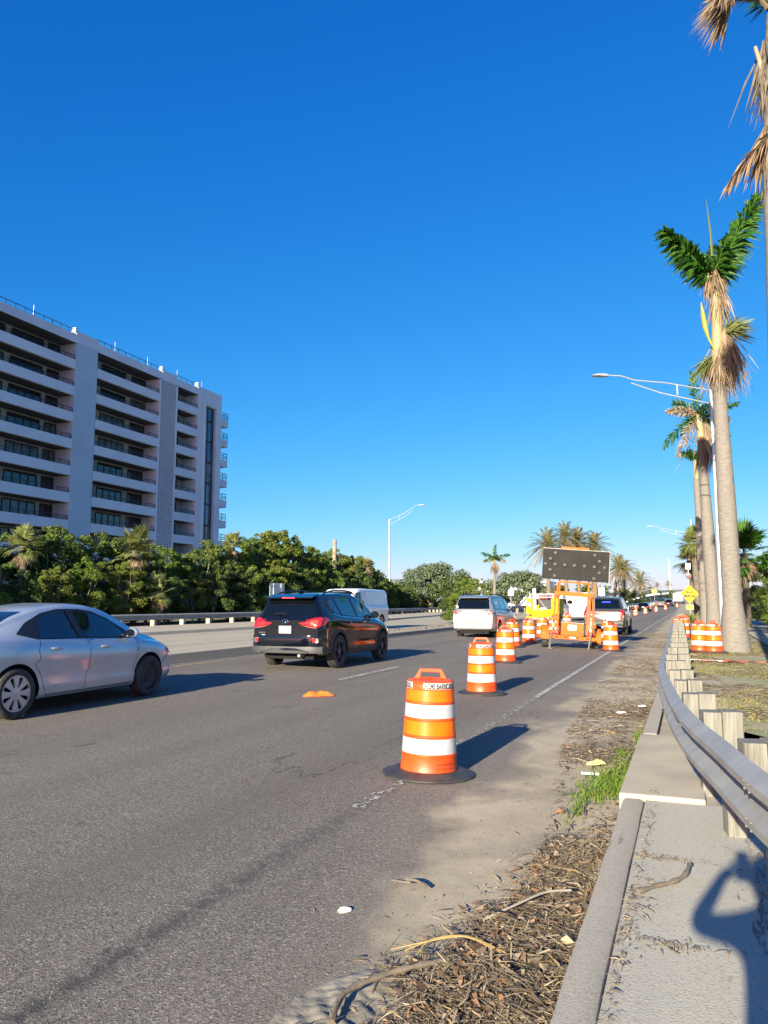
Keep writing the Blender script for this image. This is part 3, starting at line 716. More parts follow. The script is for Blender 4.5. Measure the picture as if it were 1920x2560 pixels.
for x0 in (-.62,.52):
    q=MB(); q.box(x0-.035,x0+.035,-.06,.01,.42,1.76); q.build('frame_post',of,tr)
    q=MB(); q.tube([(x0+.12,.05,.45),(x0+.14,.05,1.2),(x0+.10,.05,1.76)],.03,6); q.build('inner_post',of,tr)
    q=MB()
    for i,mi in enumerate((0,1,0)): q.box(x0-.045,x0-.0,-.066,-.061,.55+i*.14,.69+i*.14,mi)
    q.build('reflective_tape',[M['redlit'] if False else M['red'],M['white_reflective']],tr)
for x0 in (-.56,.64): q=MB(); q.box(x0-.025,x0+.025,.02,.08,1.9,2.2); q.build('winch_post',of,tr)
for P_,r_ in (([(.66,.05,2.25),(.72,.08,.5)],.018),([(-.72,.05,2.3),(-.66,.05,1.9)],.008),([(-.85,.0,2.3),(-.78,.05,1.8)],.008),([(.60,.0,2.3),(.56,.05,1.8)],.008),([(.5,-.07,1.76),(.48,-.1,.5)],.02)): q=MB(); q.tube(P_,r_,5); q.build('cable',M['greybolt'],tr)
q=MB(); q.box(-.74,.72,-.14,-.08,.32,.44); q.build('rear_beam',of,tr,bevel=.005)
q=MB(); q.box(-.70,.68,-.08,1.5,.40,.43); q.build('deck',M['bark'],tr)
q=MB(); q.tube([(0,1.4,.38),(0,2.6,.42)],.05,6); q.tube([(-.6,1.0,.38),(0,2.2,.4),(.6,1.0,.38)],.04,6); q.build('drawbar',of,tr)
q=MB(); q.box(-.36,.38,.15,.75,.44,.86); q.build('battery_box',of,tr,bevel=.01)
q=MB(); q.box(-.37,.39,.14,.76,.861,.885); bxl=q.build('box_lid',mat('grey_lid',(.28,.27,.26),.6),tr)
q=MB(); q.box(-.14,.14,.143,.149,.62,.80); q.build('number_plate',M['signwhite'],tr)
tl=mat('teal_ink',(.02,.33,.33),.6)
text_on('plate_text','E15 82H',.11,FR((0,.140,.71),(1,0,0),(0,0,1)),tl,tr,.24)
text_on('box_text','STAY BACK',.07,FR((-.1,.147,.55),(1,0,0),(0,0,1)),mat('dark_orange_ink',(.4,.08,.01),.6),tr,.34)
text_on('box_text','BU',.11,FR((.27,.147,.53),(1,0,0),(0,0,1)),M['letter'],tr,.12)
for x0 in (-.50,.46):
    for d in (-.055,.055):
        q=MB(); q.lathe([(.052,-.09),(.052,-.13),(.03,-.145),(0,-.147)],14,'y',(x0+d-.07 if x0<0 else x0+d+.07,0,.53)); q.build('tail_lamp',M['redlit'],tr,smooth=True)
q=MB()
for x0 in (-.52,-.22,.15,.5): q.box(x0-.05,x0+.05,-.146,-.141,.36,.40)
q.build('reflector',M['red'],tr)
q=MB(); q.box(-.09,.11,-.147,-.1405,.35,.41); q.build('reflector',M['white_reflective'],tr)
for s in (-1,1):
    x0=s*.86
    w_=MB(); w_.lathe([(.12,-.09),(.27,-.095),(.31,-.07),(.315,0),(.31,.07),(.27,.095),(.12,.09)],28,'x',(x0,.75,.29)); wh=w_.build('wheel',M['tyre'],tr,smooth=True)
    w_=MB(); w_.lathe([(.0,-.06),(.15,-.07),(.17,-.09),(.18,.09),(.15,.07),(0,.06)],20,'x',(x0,.75,.29)); w_.build('rim',M['galv'],wh,smooth=True)
    f=MB(); K=10
    for i in range(K+1):
        a=math.pi*i/K; 
        for rr_,xx in ((.40,-.13),(.40,.13),(.375,.13),(.375,-.13)): f.v.append((x0+xx,.75-rr_*math.cos(a),.33+rr_*math.sin(a)))
    for i in range(K):
        for j in range(4): f.f.append((i*4+j,i*4+(j+1)%4,(i+1)*4+(j+1)%4,(i+1)*4+j)); f.m.append(0)
    f.f+= [(0,1,2,3),(K*4,K*4+1,K*4+2,K*4+3)]; f.m+=[0,0]
    # rear-facing skirt of the fender
    f.box(x0-.13,x0+.13,.33,.36,.26,.5)
    f.build('fender',of,tr,smooth=True)
for x0,d in ((-.69,-.05),(.60,-.08)):
    q=MB(); q.tube([(x0,-.16,.62 if x0>0 else .5),(x0+d,-.24,-.01)],.032,8); q.box(x0+d-.07,x0+d+.07,-.31,-.17,-.03,.0); q.build('jack_leg',M['greybolt'],tr)
# ---------------------------------------------------------------- vehicles (x forward, y left, z up)
def smooth_curve(pts,xs,k=.05):
    px=[p[0] for p in pts]; pz=[p[1] for p in pts]; out=np.zeros(len(xs)); ws=0
    for d,wt in ((-2,.12),(-1,.23),(0,.3),(1,.23),(2,.12)): out+=wt*np.interp(xs+d*k,px,pz)
    return out
def car_body(c,parent,paint,wheels,wr,name='body',k=.05,sharp=38):
    L=c['L']; xs=np.unique(np.concatenate([[0,.015,.04,.08,.13],np.arange(.2,L-.15,.085),[L-.13,L-.08,L-.04,L-.015,L]]))
    top=smooth_curve(c['top'],xs,k); belt=smooth_curve(c['belt'],xs,k); bot=smooth_curve(c['bot'],xs,k); w=smooth_curve(c['w'],xs,k); wrf=smooth_curve(c['wr'],xs,k)
    V=[];F=[]; NS=None
    for i,x in enumerate(xs):
        t,b,h,zb,r=top[i],belt[i],w[i],bot[i],wrf[i]; b=min(b,t-.03); g=t-b; e=min(.07,g*.5)
        P=[(0,zb),(h*.8,zb),(h*.93,zb+.02),(h*.975,zb+.07),(h*.995,zb+.15),(h*.984,zb+(b-zb)*.36),(h*.992,zb+(b-zb)*.56),(h*1.004,zb+(b-zb)*.72),(h*.984,b-.07),(h*.955,b-.01),
           (h*.94+(r-h*.94)*.06,b+g*.06),(h*.94+(r-h*.94)*.35,b+(g-e)*.35),(h*.94+(r-h*.94)*.7,b+(g-e)*.7),(r,t-e),(r-.02,t-e*.5),(r-.06,t-e*.16),(r*.8,t),(r*.45,t+.015),(0,t+.02)]
        # densify
        Q=[]
        for a in range(len(P)-1):
            for q in (0,.5): Q.append((P[a][0]+(P[a+1][0]-P[a][0])*q,P[a][1]+(P[a+1][1]-P[a][1])*q))
        Q.append(P[-1])
        ring=[(y,z) for y,z in Q]+[(-y,z) for y,z in Q[-2:0:-1]]
        NS=len(ring)
        V+= [(x,y,z) for y,z in ring]
    n=len(xs)
    for i in range(n-1):
        for j in range(NS): F.append((i*NS+j,i*NS+(j+1)%NS,(i+1)*NS+(j+1)%NS,(i+1)*NS+j))
    F.append(tuple(range(NS))[::-1]); F.append(tuple((n-1)*NS+j for j in range(NS)))
    me=bpy.data.meshes.new(name); me.from_pydata(V,[],F)
    bm=bmesh.new(); bm.from_mesh(me); bmesh.ops.recalc_face_normals(bm,faces=bm.faces); bm.to_mesh(me); bm.free()
    o=bpy.data.objects.new(name,me); COL.objects.link(o)
    ra=wr+.055
    cut=MB()
    for (wx,wz) in wheels:
        for s in (-1,1): cut.lathe([(ra,s*(c['W']-.30)),(ra,s*(c['W']+.3))],40,'y',(wx,0,wz))
    co=cut.build('cut',M['arch'])
    md=o.modifiers.new('b','BOOLEAN'); md.object=co; md.operation='DIFFERENCE'; md.solver='EXACT'
    dg=bpy.context.evaluated_depsgraph_get(); dg.update()
    me2=bpy.data.meshes.new_from_object(o.evaluated_get(dg)); o.modifiers.clear(); o.data=me2
    bpy.data.objects.remove(co)
    me2.materials.clear(); me2.materials.append(paint); me2.materials.append(M['arch'])
    for p in me2.polygons:
        c_=p.center; p.material_index=0
        for (wx,wz) in wheels:
            if math.hypot(c_.x-wx,c_.z-wz)<ra-.0005 or (abs(math.hypot(c_.x-wx,c_.z-wz)-ra)<.03 and abs(p.normal.y)<.5 and abs(c_.y)<c['W']-.01 and abs(p.normal.z)+abs(p.normal.x)>.5 and p.area>.004 and math.hypot(c_.x-wx,c_.z-wz)<ra+.001): p.material_index=1
    me2.shade_smooth(); me2.set_sharp_from_angle(angle=R(sharp))
    o.parent=parent
    bvh=BVHTree.FromPolygons([v.co[:] for v in me2.vertices],[tuple(p.vertices) for p in me2.polygons])
    return o,bvh
DIRS={'right':((0,-3,0),(0,1,0),lambda u,v:(u,-3,v)),'left':((0,3,0),(0,-1,0),lambda u,v:(u,3,v)),'rear':(0,(1,0,0),lambda u,v:(-2,u,v)),'front':(0,(-1,0,0),lambda u,v:(9,u,v)),'top':(0,(0,0,-1),lambda u,v:(u,v,4))}
def decal(name,bvh,side,poly,m,parent,off=.004,step=.07,thick=0):
    bm=bmesh.new(); vs=[bm.verts.new((u,v,0)) for u,v in poly]; bm.faces.new(vs)
    us=[p[0] for p in poly]; vv=[p[1] for p in poly]
    def cuts(lo,hi):
        n=int((hi-lo)/step); return [lo+(hi-lo)*(i+1)/(n+1) for i in range(n)]
    for u in cuts(min(us),max(us)): bmesh.ops.bisect_plane(bm,geom=bm.verts[:]+bm.edges[:]+bm.faces[:],plane_co=(u,0,0),plane_no=(1,0,0))
    for v in cuts(min(vv),max(vv)): bmesh.ops.bisect_plane(bm,geom=bm.verts[:]+bm.edges[:]+bm.faces[:],plane_co=(0,v,0),plane_no=(0,1,0))
    bmesh.ops.triangulate(bm,faces=[f for f in bm.faces if len(f.verts)>4])
    d=Vector(DIRS[side][1]); f=DIRS[side][2]; last=None
    for v in bm.verts:
        o=Vector(f(v.co.x,v.co.y)); h=bvh.ray_cast(o,d)
        if h[0] is None:
            h=bvh.find_nearest(o+d*2.2); 
        n=h[1]
        if n.dot(d)>0: n=-n
        v.co=h[0]+n*off
    if thick:
        bmesh.ops.recalc_face_normals(bm,faces=bm.faces)
    for fc in bm.faces:
        fc.normal_update()
        if fc.normal.dot(d)>0: fc.normal_flip()
        fc.smooth=True
    me=bpy.data.meshes.new(name); bm.to_mesh(me); bm.free(); me.materials.append(m)
    o=bpy.data.objects.new(name,me); COL.objects.link(o); o.parent=parent
    if thick:
        s=o.modifiers.new('s','SOLIDIFY'); s.thickness=thick; s.offset=-1
    return o
def seam(bvh,side,pts,parent,wd=.008,m=None,name='panel_gap',off=.0015):
    P=[Vector((u,v)) for u,v in pts]; poly=[];back=[]
    for i,p in enumerate(P):
        t=(P[min(i+1,len(P)-1)]-P[max(i-1,0)]).normalized(); n=Vector((-t.y,t.x))*wd/2
        poly.append(tuple(p+n)); back.append(tuple(p-n))
    # build as strip of quads to stay concave safe
    V=[];F=[]
    d=Vector(DIRS[side][1]); f=DIRS[side][2]
    def hit(u,v):
        o=Vector(f(u,v)); h=bvh.ray_cast(o,d)
        if h[0] is None: h=bvh.find_nearest(o+d*2.2)
        n=h[1]; n=-n if n.dot(d)>0 else n
        return h[0]+n*off
    A=[];Bk=[]
    for i in range(len(P)-1):
        for k in range(6):
            q=k/6; a=Vector(poly[i]).lerp(Vector(poly[i+1]),q); b=Vector(back[i]).lerp(Vector(back[i+1]),q); A.append(hit(*a)); Bk.append(hit(*b))
    A.append(hit(*poly[-1])); Bk.append(hit(*back[-1]))
    n=len(A)
    return raw(name,[tuple(v) for v in A+Bk],[(i,i+1,n+i+1,n+i) for i in range(n-1)],m or M['arch'],parent)
def wheel(parent,x,y,r,wd,rimm,n=5,style='spoke',hub=.62,side=-1):
    q=MB(); e=.72*r; q.lathe([(e,-wd*.5+.01),(r-.035,-wd*.5),(r-.008,-wd*.42),(r,-wd*.3),(r,wd*.3),(r-.008,wd*.42),(r-.035,wd*.5),(e,wd*.5-.01),(e,-wd*.5+.01)],36,'y',(x,y,r),cap=False); w_=q.build('wheel',M['tyre'],parent,smooth=True)
    s=-1 if y<0 else 1; yf=y+s*(wd*.5-.025)
    q=MB(); q.lathe([(e,0),(e-.012,s*.0),(e-.02,-s*.06),(0,-s*.07)],32,'y',(x,yf,r),cap=False); q.build('rim_well',M['arch'],w_,smooth=True)
    q=MB(); q.lathe([(e+.002,-s*.02),(e+.002,s*.012),(e-.016,s*.012),(e-.018,-s*.02)],32,'y',(x,yf,r),cap=False)
    if style=='spoke':
        for i in range(n):
            a=2*math.pi*i/n+.3
            for da in ((-.16,-.10),(.10,.16)):
                r0,r1=.05*r/.33,e-.01
                pts=[(r0,a+da[0]*1.2),(r1,a+da[0]),(r1,a+da[1]),(r0,a+da[1]*1.2)]
                q.prism([(x+rr_*math.cos(t),r+rr_*math.sin(t)) for rr_,t in pts],yf-s*.03,yf+s*.006,'y')
        q.lathe([(.07*r/.33,-s*.03),(.07*r/.33,s*.0),(.0,s*.008)],16,'y',(x,yf,r))
    elif style=='cover':
        K=n
        for i in range(K):
            a=2*math.pi*i/K
            pts=[(.06,a-.34),(e-.04,a-.24),(e-.01,a-.3),(e-.01,a+.3),(e-.04,a+.24),(.06,a+.34)]
            q.prism([(x+rr_*math.cos(t),r+rr_*math.sin(t)) for rr_,t in pts],yf-s*.02,yf+s*.008,'y')
        q.lathe([(.085,-s*.02),(.08,s*.008),(0,s*.014)],20,'y',(x,yf,r))
    elif style=='steel':
        q.lathe([(e-.02,-s*.01),(e-.05,s*.0),(.10,-s*.02),(.075,s*.012),(0,s*.012)],24,'y',(x,yf,r))
        for i in range(5): a=2*math.pi*i/5; q.lathe([(.012,s*.0),(.012,s*.02),(0,s*.022)],6,'y',(x+.052*math.cos(a),yf,r+.052*math.sin(a)))
    q.build('rim',rimm,w_,smooth=True,angle=30)
    return w_
def mirror(parent,x,y,z,m,s=-1,sz=1):
    q=MB(); q.lathe([(0,-.05),(.07*sz,-.045),(.095*sz,-.01),(.085*sz,.05),(.05*sz,.09),(0,.10)],16,'x',(0,0,0))
    for i,v in enumerate(q.v): q.v[i]=(x+v[0]*1.0,y+s*.13*sz+v[1]*1.15,z+v[2]*.85)
    q.tube([(x+.03,y-s*.03,z-.06),(x+.02,y+s*.08,z-.03)],.022,6)
    o=q.build('wing_mirror',m,parent,smooth=True)
    g=MB(); g.lathe([(.078*sz,0),(0,-.003)],16,'x',(0,0,0),cap=False)
    for i,v in enumerate(g.v): g.v[i]=(x-.047+v[0],y+s*.13*sz+v[1]*1.1,z+v[2]*.8)
    g.build('mirror_glass',M['glass'],o); return o
def handle(parent,x,y,z,m,s=-1):
    q=MB(); q.lathe([(0,-.11),(.018,-.09),(.024,0),(.018,.09),(0,.11)],10,'x',(0,0,0))
    for i,v in enumerate(q.v): q.v[i]=(x+v[0],y+s*.015+v[1]*.9,z+v[2])
    return q.build('door_handle',m,parent,smooth=True)
def surf(bvh,side,u,v):
    d=Vector(DIRS[side][1]); h=bvh.ray_cast(Vector(DIRS[side][2](u,v)),d); return h[0] if h[0] is not None else bvh.find_nearest(Vector(DIRS[side][2](u,v))+d*2)[0]
def arc(cx,cz,r,a0,a1,n=12): return [(cx+r*math.cos(R(a0+(a1-a0)*i/n)),cz+r*math.sin(R(a0+(a1-a0)*i/n))) for i in range(n+1)]
def plate(parent,x,z,txt,m,ink,w_=.30,h=.15,front=False):
    q=MB(); q.box(x-.012,x,-w_/2,w_/2,z-h/2,z+h/2); p=q.build('number_plate',m,parent,bevel=.003)
    text_on('plate_text',txt,h*.75,FR((x-.0135,0,z),(0,-1,0),(0,0,1)),ink,p,w_*.86,bold=.03); return p
# ---- silver sedan
def sedan():
    t=thing('sedan','dirty silver four-door sedan with a bare black front wheel, at the left edge','car')
    L=4.35
    c=dict(L=L,W=.855,top=[(0,.86),(.05,.98),(.35,1.08),(.62,1.14),(1.0,1.28),(1.4,1.385),(1.9,1.435),(2.3,1.43),(2.7,1.35),(3.05,1.19),(3.38,1.01),(3.7,.93),(4.05,.82),(4.28,.68),(L,.58)],
      belt=[(0,.80),(.4,.98),(1.2,.965),(2.2,.915),(3.2,.88),(3.6,.84),(4.0,.75),(4.25,.62),(L,.50)],
      bot=[(0,.34),(.4,.24),(.9,.19),(3.5,.19),(3.9,.20),(L,.26)],
      w=[(0,.60),(.1,.73),(.35,.81),(.9,.85),(3.2,.85),(3.8,.83),(4.15,.75),(4.28,.64),(L,.48)],
      wr=[(0,.5),(.4,.62),(.75,.58),(1.4,.56),(2.2,.57),(2.8,.60),(3.3,.68),(3.8,.68),(4.2,.58),(L,.40)])
    wx0,wx1,r=.86,3.47,.315
    body,bv=car_body(c,t,M['silver'],[(wx0,r),(wx1,r)],r)
    for s in ('right','left'):
        decal('window_surround',bv,s,[(.92,1.045),(1.2,.975),(2.0,.955),(2.95,.92),(3.22,.915),(2.98,1.07),(2.7,1.22),(2.4,1.33),(2.15,1.365),(1.75,1.365),(1.45,1.31),(1.15,1.19)],M['trim'],t,.003)
        decal('window',bv,s,[(1.27,.985),(1.95,.965),(1.85,1.335),(1.55,1.30),(1.33,1.22)],M['glass'],t,.007)
        decal('window',bv,s,[(2.10,.965),(2.92,.94),(2.96,.99),(2.7,1.17),(2.4,1.29),(2.12,1.335),(2.01,1.335)],M['glass'],t,.007)
        decal('door_pillar',bv,s,[(1.965,.96),(2.085,.96),(1.995,1.345),(1.875,1.345)],M['trim'],t,.012)
        seam(bv,s,[(1.24,.965),(1.20,.83),(1.22,.72)]+[(wx0+.44*math.cos(a),r+.44*math.sin(a)) for a in (R(50),R(25),R(5))]+[(1.36,.25)],t)
        seam(bv,s,[(2.07,.96),(2.15,.88),(2.13,.55),(2.06,.42),(2.04,.25)],t)
        seam(bv,s,[(3.17,.90),(3.18,.75),(3.10,.5),(3.05,.30),(3.0,.25)],t)
        seam(bv,s,[(1.35,.25),(3.0,.25)],t)
        seam(bv,s,[(3.47+.36,.50),(3.95,.60),(4.05,.70)],t,.014)
        # swage lines as thin darker reflections
        decal('head_lamp',bv,s,[(3.82,.80),(3.98,.755),(4.16,.62),(4.20,.66),(4.10,.75),(3.95,.81)],M['clear'],t,.008)
        sg=-1 if s=='right' else 1
        for hx in (1.50,2.45): p=surf(bv,s,hx,.845 if hx<2 else .825); handle(t,hx,p.y,p.z,M['silver'],sg)
        p=surf(bv,s,2.98,.97); mirror(t,3.0,p.y,1.0,M['silver'],sg,.9)
    decal('windscreen',bv,'front',[(-.60,1.03),(.60,1.03),(.52,1.36),(.3,1.40),(-.3,1.40),(-.52,1.36)],M['glass'],t,.006)
    decal('rear_window',bv,'rear',[(-.56,1.11),(.56,1.11),(.48,1.33),(-.48,1.33)],M['glass'],t,.006)
    decal('head_lamp',bv,'front',[(-.75,.72),(-.5,.65),(-.52,.6),(-.72,.6)],M['clear'],t,.008); decal('head_lamp',bv,'front',[(.75,.72),(.5,.65),(.52,.6),(.72,.6)],M['clear'],t,.008)
    decal('grille',bv,'front',[(-.35,.3),(.35,.3),(.3,.5),(-.3,.5)],M['trim'],t,.006)
    for s in (-1,1): decal('tail_lamp',bv,'rear',[(s*.42,.78),(s*.58,.78),(s*.58,.9),(s*.42,.88)],M['red'],t,.008)
    wheel(t,wx0,-.76,r,.19,M['alloy'],8,'cover'); wheel(t,wx1,-.76,r,.19,M['tyre'],5,'steel'); wheel(t,wx0,.76,r,.19,M['alloy'],8,'cover'); wheel(t,wx1,.76,r,.19,M['alloy'],8,'cover')
    q=MB(); q.tube([(1.6,0,1.45),(1.4,0,1.6)],.006,5); 
    q=MB(); q.box(.5,3.9,-.6,.6,.17,.24); q.build('underbody',M['arch'],t)
    return t
sx=sedan(); sx.location=(-8.62,6.50,.135); sx.rotation_euler=(0,0,R(90+1.2)); sx.scale=(1.0,1.0,.985)
def bezpoly(*p): return list(p)
# ---- black SUV
def suv():
    t=thing('suv','glossy black compact SUV with roof rails and large lit red tail lamps','car')
    L=4.60
    c=dict(L=L,W=.925,top=[(0,1.00),(.06,1.10),(.14,1.30),(.24,1.50),(.32,1.575),(.8,1.64),(1.6,1.665),(2.3,1.64),(2.7,1.54),(3.1,1.34),(3.45,1.14),(3.75,1.07),(4.2,.99),(4.45,.86),(L,.72)],
      belt=[(0,.96),(.15,1.10),(.6,1.14),(1.4,1.09),(2.6,1.03),(3.4,.99),(3.9,.93),(4.3,.80),(L,.62)],
      bot=[(0,.42),(.3,.30),(.9,.25),(3.6,.25),(4.1,.26),(L,.34)],
      w=[(0,.80),(.07,.88),(.3,.915),(.9,.925),(3.6,.92),(4.1,.88),(4.4,.78),(L,.56)],
      wr=[(0,.70),(.25,.66),(.5,.64),(1.6,.635),(2.6,.66),(3.2,.74),(3.8,.74),(4.3,.64),(L,.46)])
    wx0,wx1,r=.96,3.62,.365
    body,bv=car_body(c,t,M['black'],[(wx0,r),(wx1,r)],r)
    for s in ('right','left'):
        sg=-1 if s=='right' else 1
        decal('window_surround',bv,s,[(.50,1.42),(.80,1.20),(1.2,1.14),(2.4,1.085),(3.30,1.045),(3.14,1.18),(2.8,1.40),(2.45,1.535),(2.1,1.575),(1.4,1.58),(.8,1.54)],M['trim'],t,.003)
        decal('quarter_window',bv,s,[(.60,1.42),(.86,1.215),(1.10,1.17),(1.02,1.53),(.82,1.50)],M['glass'],t,.007)
        decal('window',bv,s,[(1.22,1.165),(2.02,1.115),(1.92,1.555),(1.35,1.555),(1.12,1.53)],M['glass'],t,.007)
        decal('window',bv,s,[(2.14,1.11),(3.05,1.07),(3.0,1.17),(2.75,1.37),(2.42,1.51),(2.04,1.55)],M['glass'],t,.007)
        seam(bv,s,[(.76,1.19),(1.15,1.125),(2.2,1.07),(3.25,1.03)],t,.02,M['chrome'],'window_chrome',.009)
        seam(bv,s,[(1.16,1.13),(1.22,1.02),(1.26,.9)]+[(wx0+.52*math.cos(a),r+.52*math.sin(a)) for a in (R(45),R(20))]+[(1.48,.36)],t)
        seam(bv,s,[(2.10,1.08),(2.14,.95),(2.12,.6),(2.10,.36)],t)
        seam(bv,s,[(3.12,1.03),(3.14,.85),(3.08,.55),(3.02,.36)],t)
        # wheel arch cladding + sill
        for wx in (wx0,wx1):
            A=arc(wx,r,.505,-8,188,18); B_=arc(wx,r,.425,188,-8,18)
            V=[];n=len(A)
            Bq=B_[::-1]
            for (a,b2) in zip(A,Bq):
                pa=surf(bv,s,a[0],max(a[1],.3)); V.append((pa.x,pa.y+sg*.006,a[1]))
            for (a,b2) in zip(A,Bq):
                pa=surf(bv,s,a[0],max(a[1],.3)); V.append((b2[0],pa.y+sg*.02,b2[1]))
            for b2,a in zip(Bq,A):
                pa=surf(bv,s,a[0],max(a[1],.3)); V.append((b2[0],pa.y-sg*.05,b2[1]))
            raw('arch_cladding',V,[(i,i+1,n+i+1,n+i) for i in range(n-1)]+[(n+i,n+i+1,2*n+i+1,2*n+i) for i in range(n-1)],M['greytrim'],t,True)
        decal('sill_cladding',bv,s,[(1.44,.27),(3.12,.27),(3.12,.40),(1.44,.40)],M['greytrim'],t,.012)
        for hx in (1.52,2.42): p=surf(bv,s,hx,.985); handle(t,hx,p.y,p.z,M['black'] if hx<2 else M['chrome'],sg)
        p=surf(bv,s,3.05,1.12); mirror(t,3.02,p.y,1.15,M['black'],sg,1.05)
        # roof rail
        q=MB(); q.tube([(.62,sg*.60,1.60),(.75,sg*.60,1.66),(1.2,sg*.595,1.715),(1.9,sg*.595,1.725),(2.25,sg*.60,1.70),(2.45,sg*.61,1.63)],[.015,.022,.02,.02,.02,.015],8); q.build('roof_rail',M['trim'],t,smooth=True)
        # tail lamps: rear face part + wrap
        decal('tail_lamp',bv,'rear',[(sg*.34,1.005),(sg*.50,1.03),(sg*.66,1.09),(sg*.80,1.12),(sg*.865,1.10),(sg*.87,.945),(sg*.80,.90),(sg*.62,.915),(sg*.42,.96)][::1],M['red'],t,.022,.05,.02)
        decal('brake_lamp',bv,'rear',[(sg*.64,.945),(sg*.80,.945),(sg*.80,1.05),(sg*.66,1.05)],M['redlit'] if sg<0 else M['red'],t,.028,.05)
        decal('tail_lamp',bv,s,[(.02,.93),(.20,.96),(.42,1.08),(.30,1.12),(.02,1.11)],M['red'],t,.012,.05)
        decal('lamp_chrome',bv,'rear',[(sg*.40,.952),(sg*.62,.905),(sg*.80,.888),(sg*.80,.90),(sg*.62,.918)],M['chrome'],t,.024,.05)
        decal('bumper_reflector',bv,'rear',[(sg*.56,.60),(sg*.78,.60),(sg*.78,.66),(sg*.64,.69)],M['red'],t,.03,.05)
        decal('reflector_bezel',bv,'rear',[(sg*.50,.585),(sg*.82,.585),(sg*.82,.68),(sg*.62,.70)],M['chrome'],t,.022,.05)
    decal('rear_window',bv,'rear',[(-.62,1.16),(.62,1.16),(.58,1.47),(.50,1.53),(-.50,1.53),(-.58,1.47)],M['tint'],t,.006)
    decal('windscreen',bv,'front',[(-.66,1.12),(.66,1.12),(.58,1.52),(.3,1.58),(-.3,1.58),(-.58,1.52)],M['glass'],t,.006)
    # spoiler, wiper, antenna, brake light
    q=MB(); q.prism([(.10,1.555),(.12,1.52),(.42,1.575),(.5,1.64)],-.60,.60,'y'); q.build('spoiler',M['black'],t,bevel=.012)
    q=MB(); q.box(.105,.13,-.16,.16,1.535,1.555); q.build('high_brake_lamp',M['redlit'],t)
    q=MB(); q.tube([(.02,-.02,1.19),(.0,.08,1.21),(.03,.30,1.20)],.014,6); q.build('wiper',M['trim'],t)
    q=MB(); q.prism([(.62,1.63),(.84,1.65),(.66,1.72)],-.02,.02,'y'); q.build('antenna_fin',M['black'],t)
    q=MB(); q.lathe([(.055,-.01),(.048,-.014),(.044,-.01)],24,'x',(-.012,0,1.03),cap=False)
    for i,v in enumerate(q.v): q.v[i]=(v[0],v[1]*1.45,v[2])
    q.lathe([(.03,-.01),(.025,-.014),(.021,-.01)],16,'x',(-.012,0,1.035),cap=False); q.lathe([(.012,-.012),(0,-.016)],12,'x',(-.012,0,1.01)); q.build('emblem',M['chrome'],t,smooth=True)
    # bumper
    def bar(z0,z1,x0,w0,m,name,dx=.0):
        K=16; V=[]; 
        for i in range(K+1):
            y=-w0+2*w0*i/K; e=(abs(y)/w0)**5*.16
            for xx,z in ((x0+e,z0),(x0+e-dx,(z0+z1)/2),(x0+e,z1),(x0+e+.25,z1),(x0+e+.25,z0)): V.append((xx,y,z))
        F=[(i*5+j,i*5+(j+1)%5,(i+1)*5+(j+1)%5,(i+1)*5+j) for i in range(K) for j in range(5)]+[(0,1,2,3,4),(K*5+4,K*5+3,K*5+2,K*5+1,K*5)]
        o=raw(name,V,F,m,t); o.data.shade_smooth(); o.data.set_sharp_from_angle(angle=R(45)); return o
    bar(.50,.74,-.06,.90,M['black'],'rear_bumper',.02)
    bar(.36,.50,-.085,.91,M['greytrim'],'lower_bumper',.015)
    q=MB(); 
    K=12;V=[]
    for i in range(K+1):
        y=-.62+1.24*i/K; z=.475-.07*(abs(y)/.62)**3; V+=[(-.118,y,z),(-.112,y,z-.035-.02*(1-abs(y)/.62))]
    raw('skid_plate',V,[(i*2,i*2+2,i*2+3,i*2+1) for i in range(K)],M['chrome'],t)
    plate(t,-.018,.86,'Y3B 701',M['signwhite'],mat('green_ink',(.02,.16,.08),.6),.31,.155)
    q=MB(); q.box(-.03,-.02,-.07,.07,.80,.84); 
    q=MB(); q.tube([(-.02,-.36,.31),(.3,-.36,.31)],.035,8); q.build('exhaust',M['galv'],t)
    q=MB(); q.box(.2,4.1,-.62,.62,.22,.33); q.build('underbody',M['arch'],t)
    text_on('badge','RAV4',.05,FR((-.022,.60,.79),(0,-1,0),(0,0,1)),M['chrome'],t,.16)
    q=MB(); q.box(-.024,-.018,.52,.61,.70,.75); q.build('sticker',M['signwhite'],t)
    for y in (-.82,.82):
        wheel(t,wx0,y,r,.225,M['darkalloy'],5); wheel(t,wx1,y,r,.225,M['darkalloy'],5)
    return t
sv=suv(); sv.location=(-8.18,14.95,.13); sv.rotation_euler=(0,R(0),R(90)); sv.scale=(.98,.95,1)
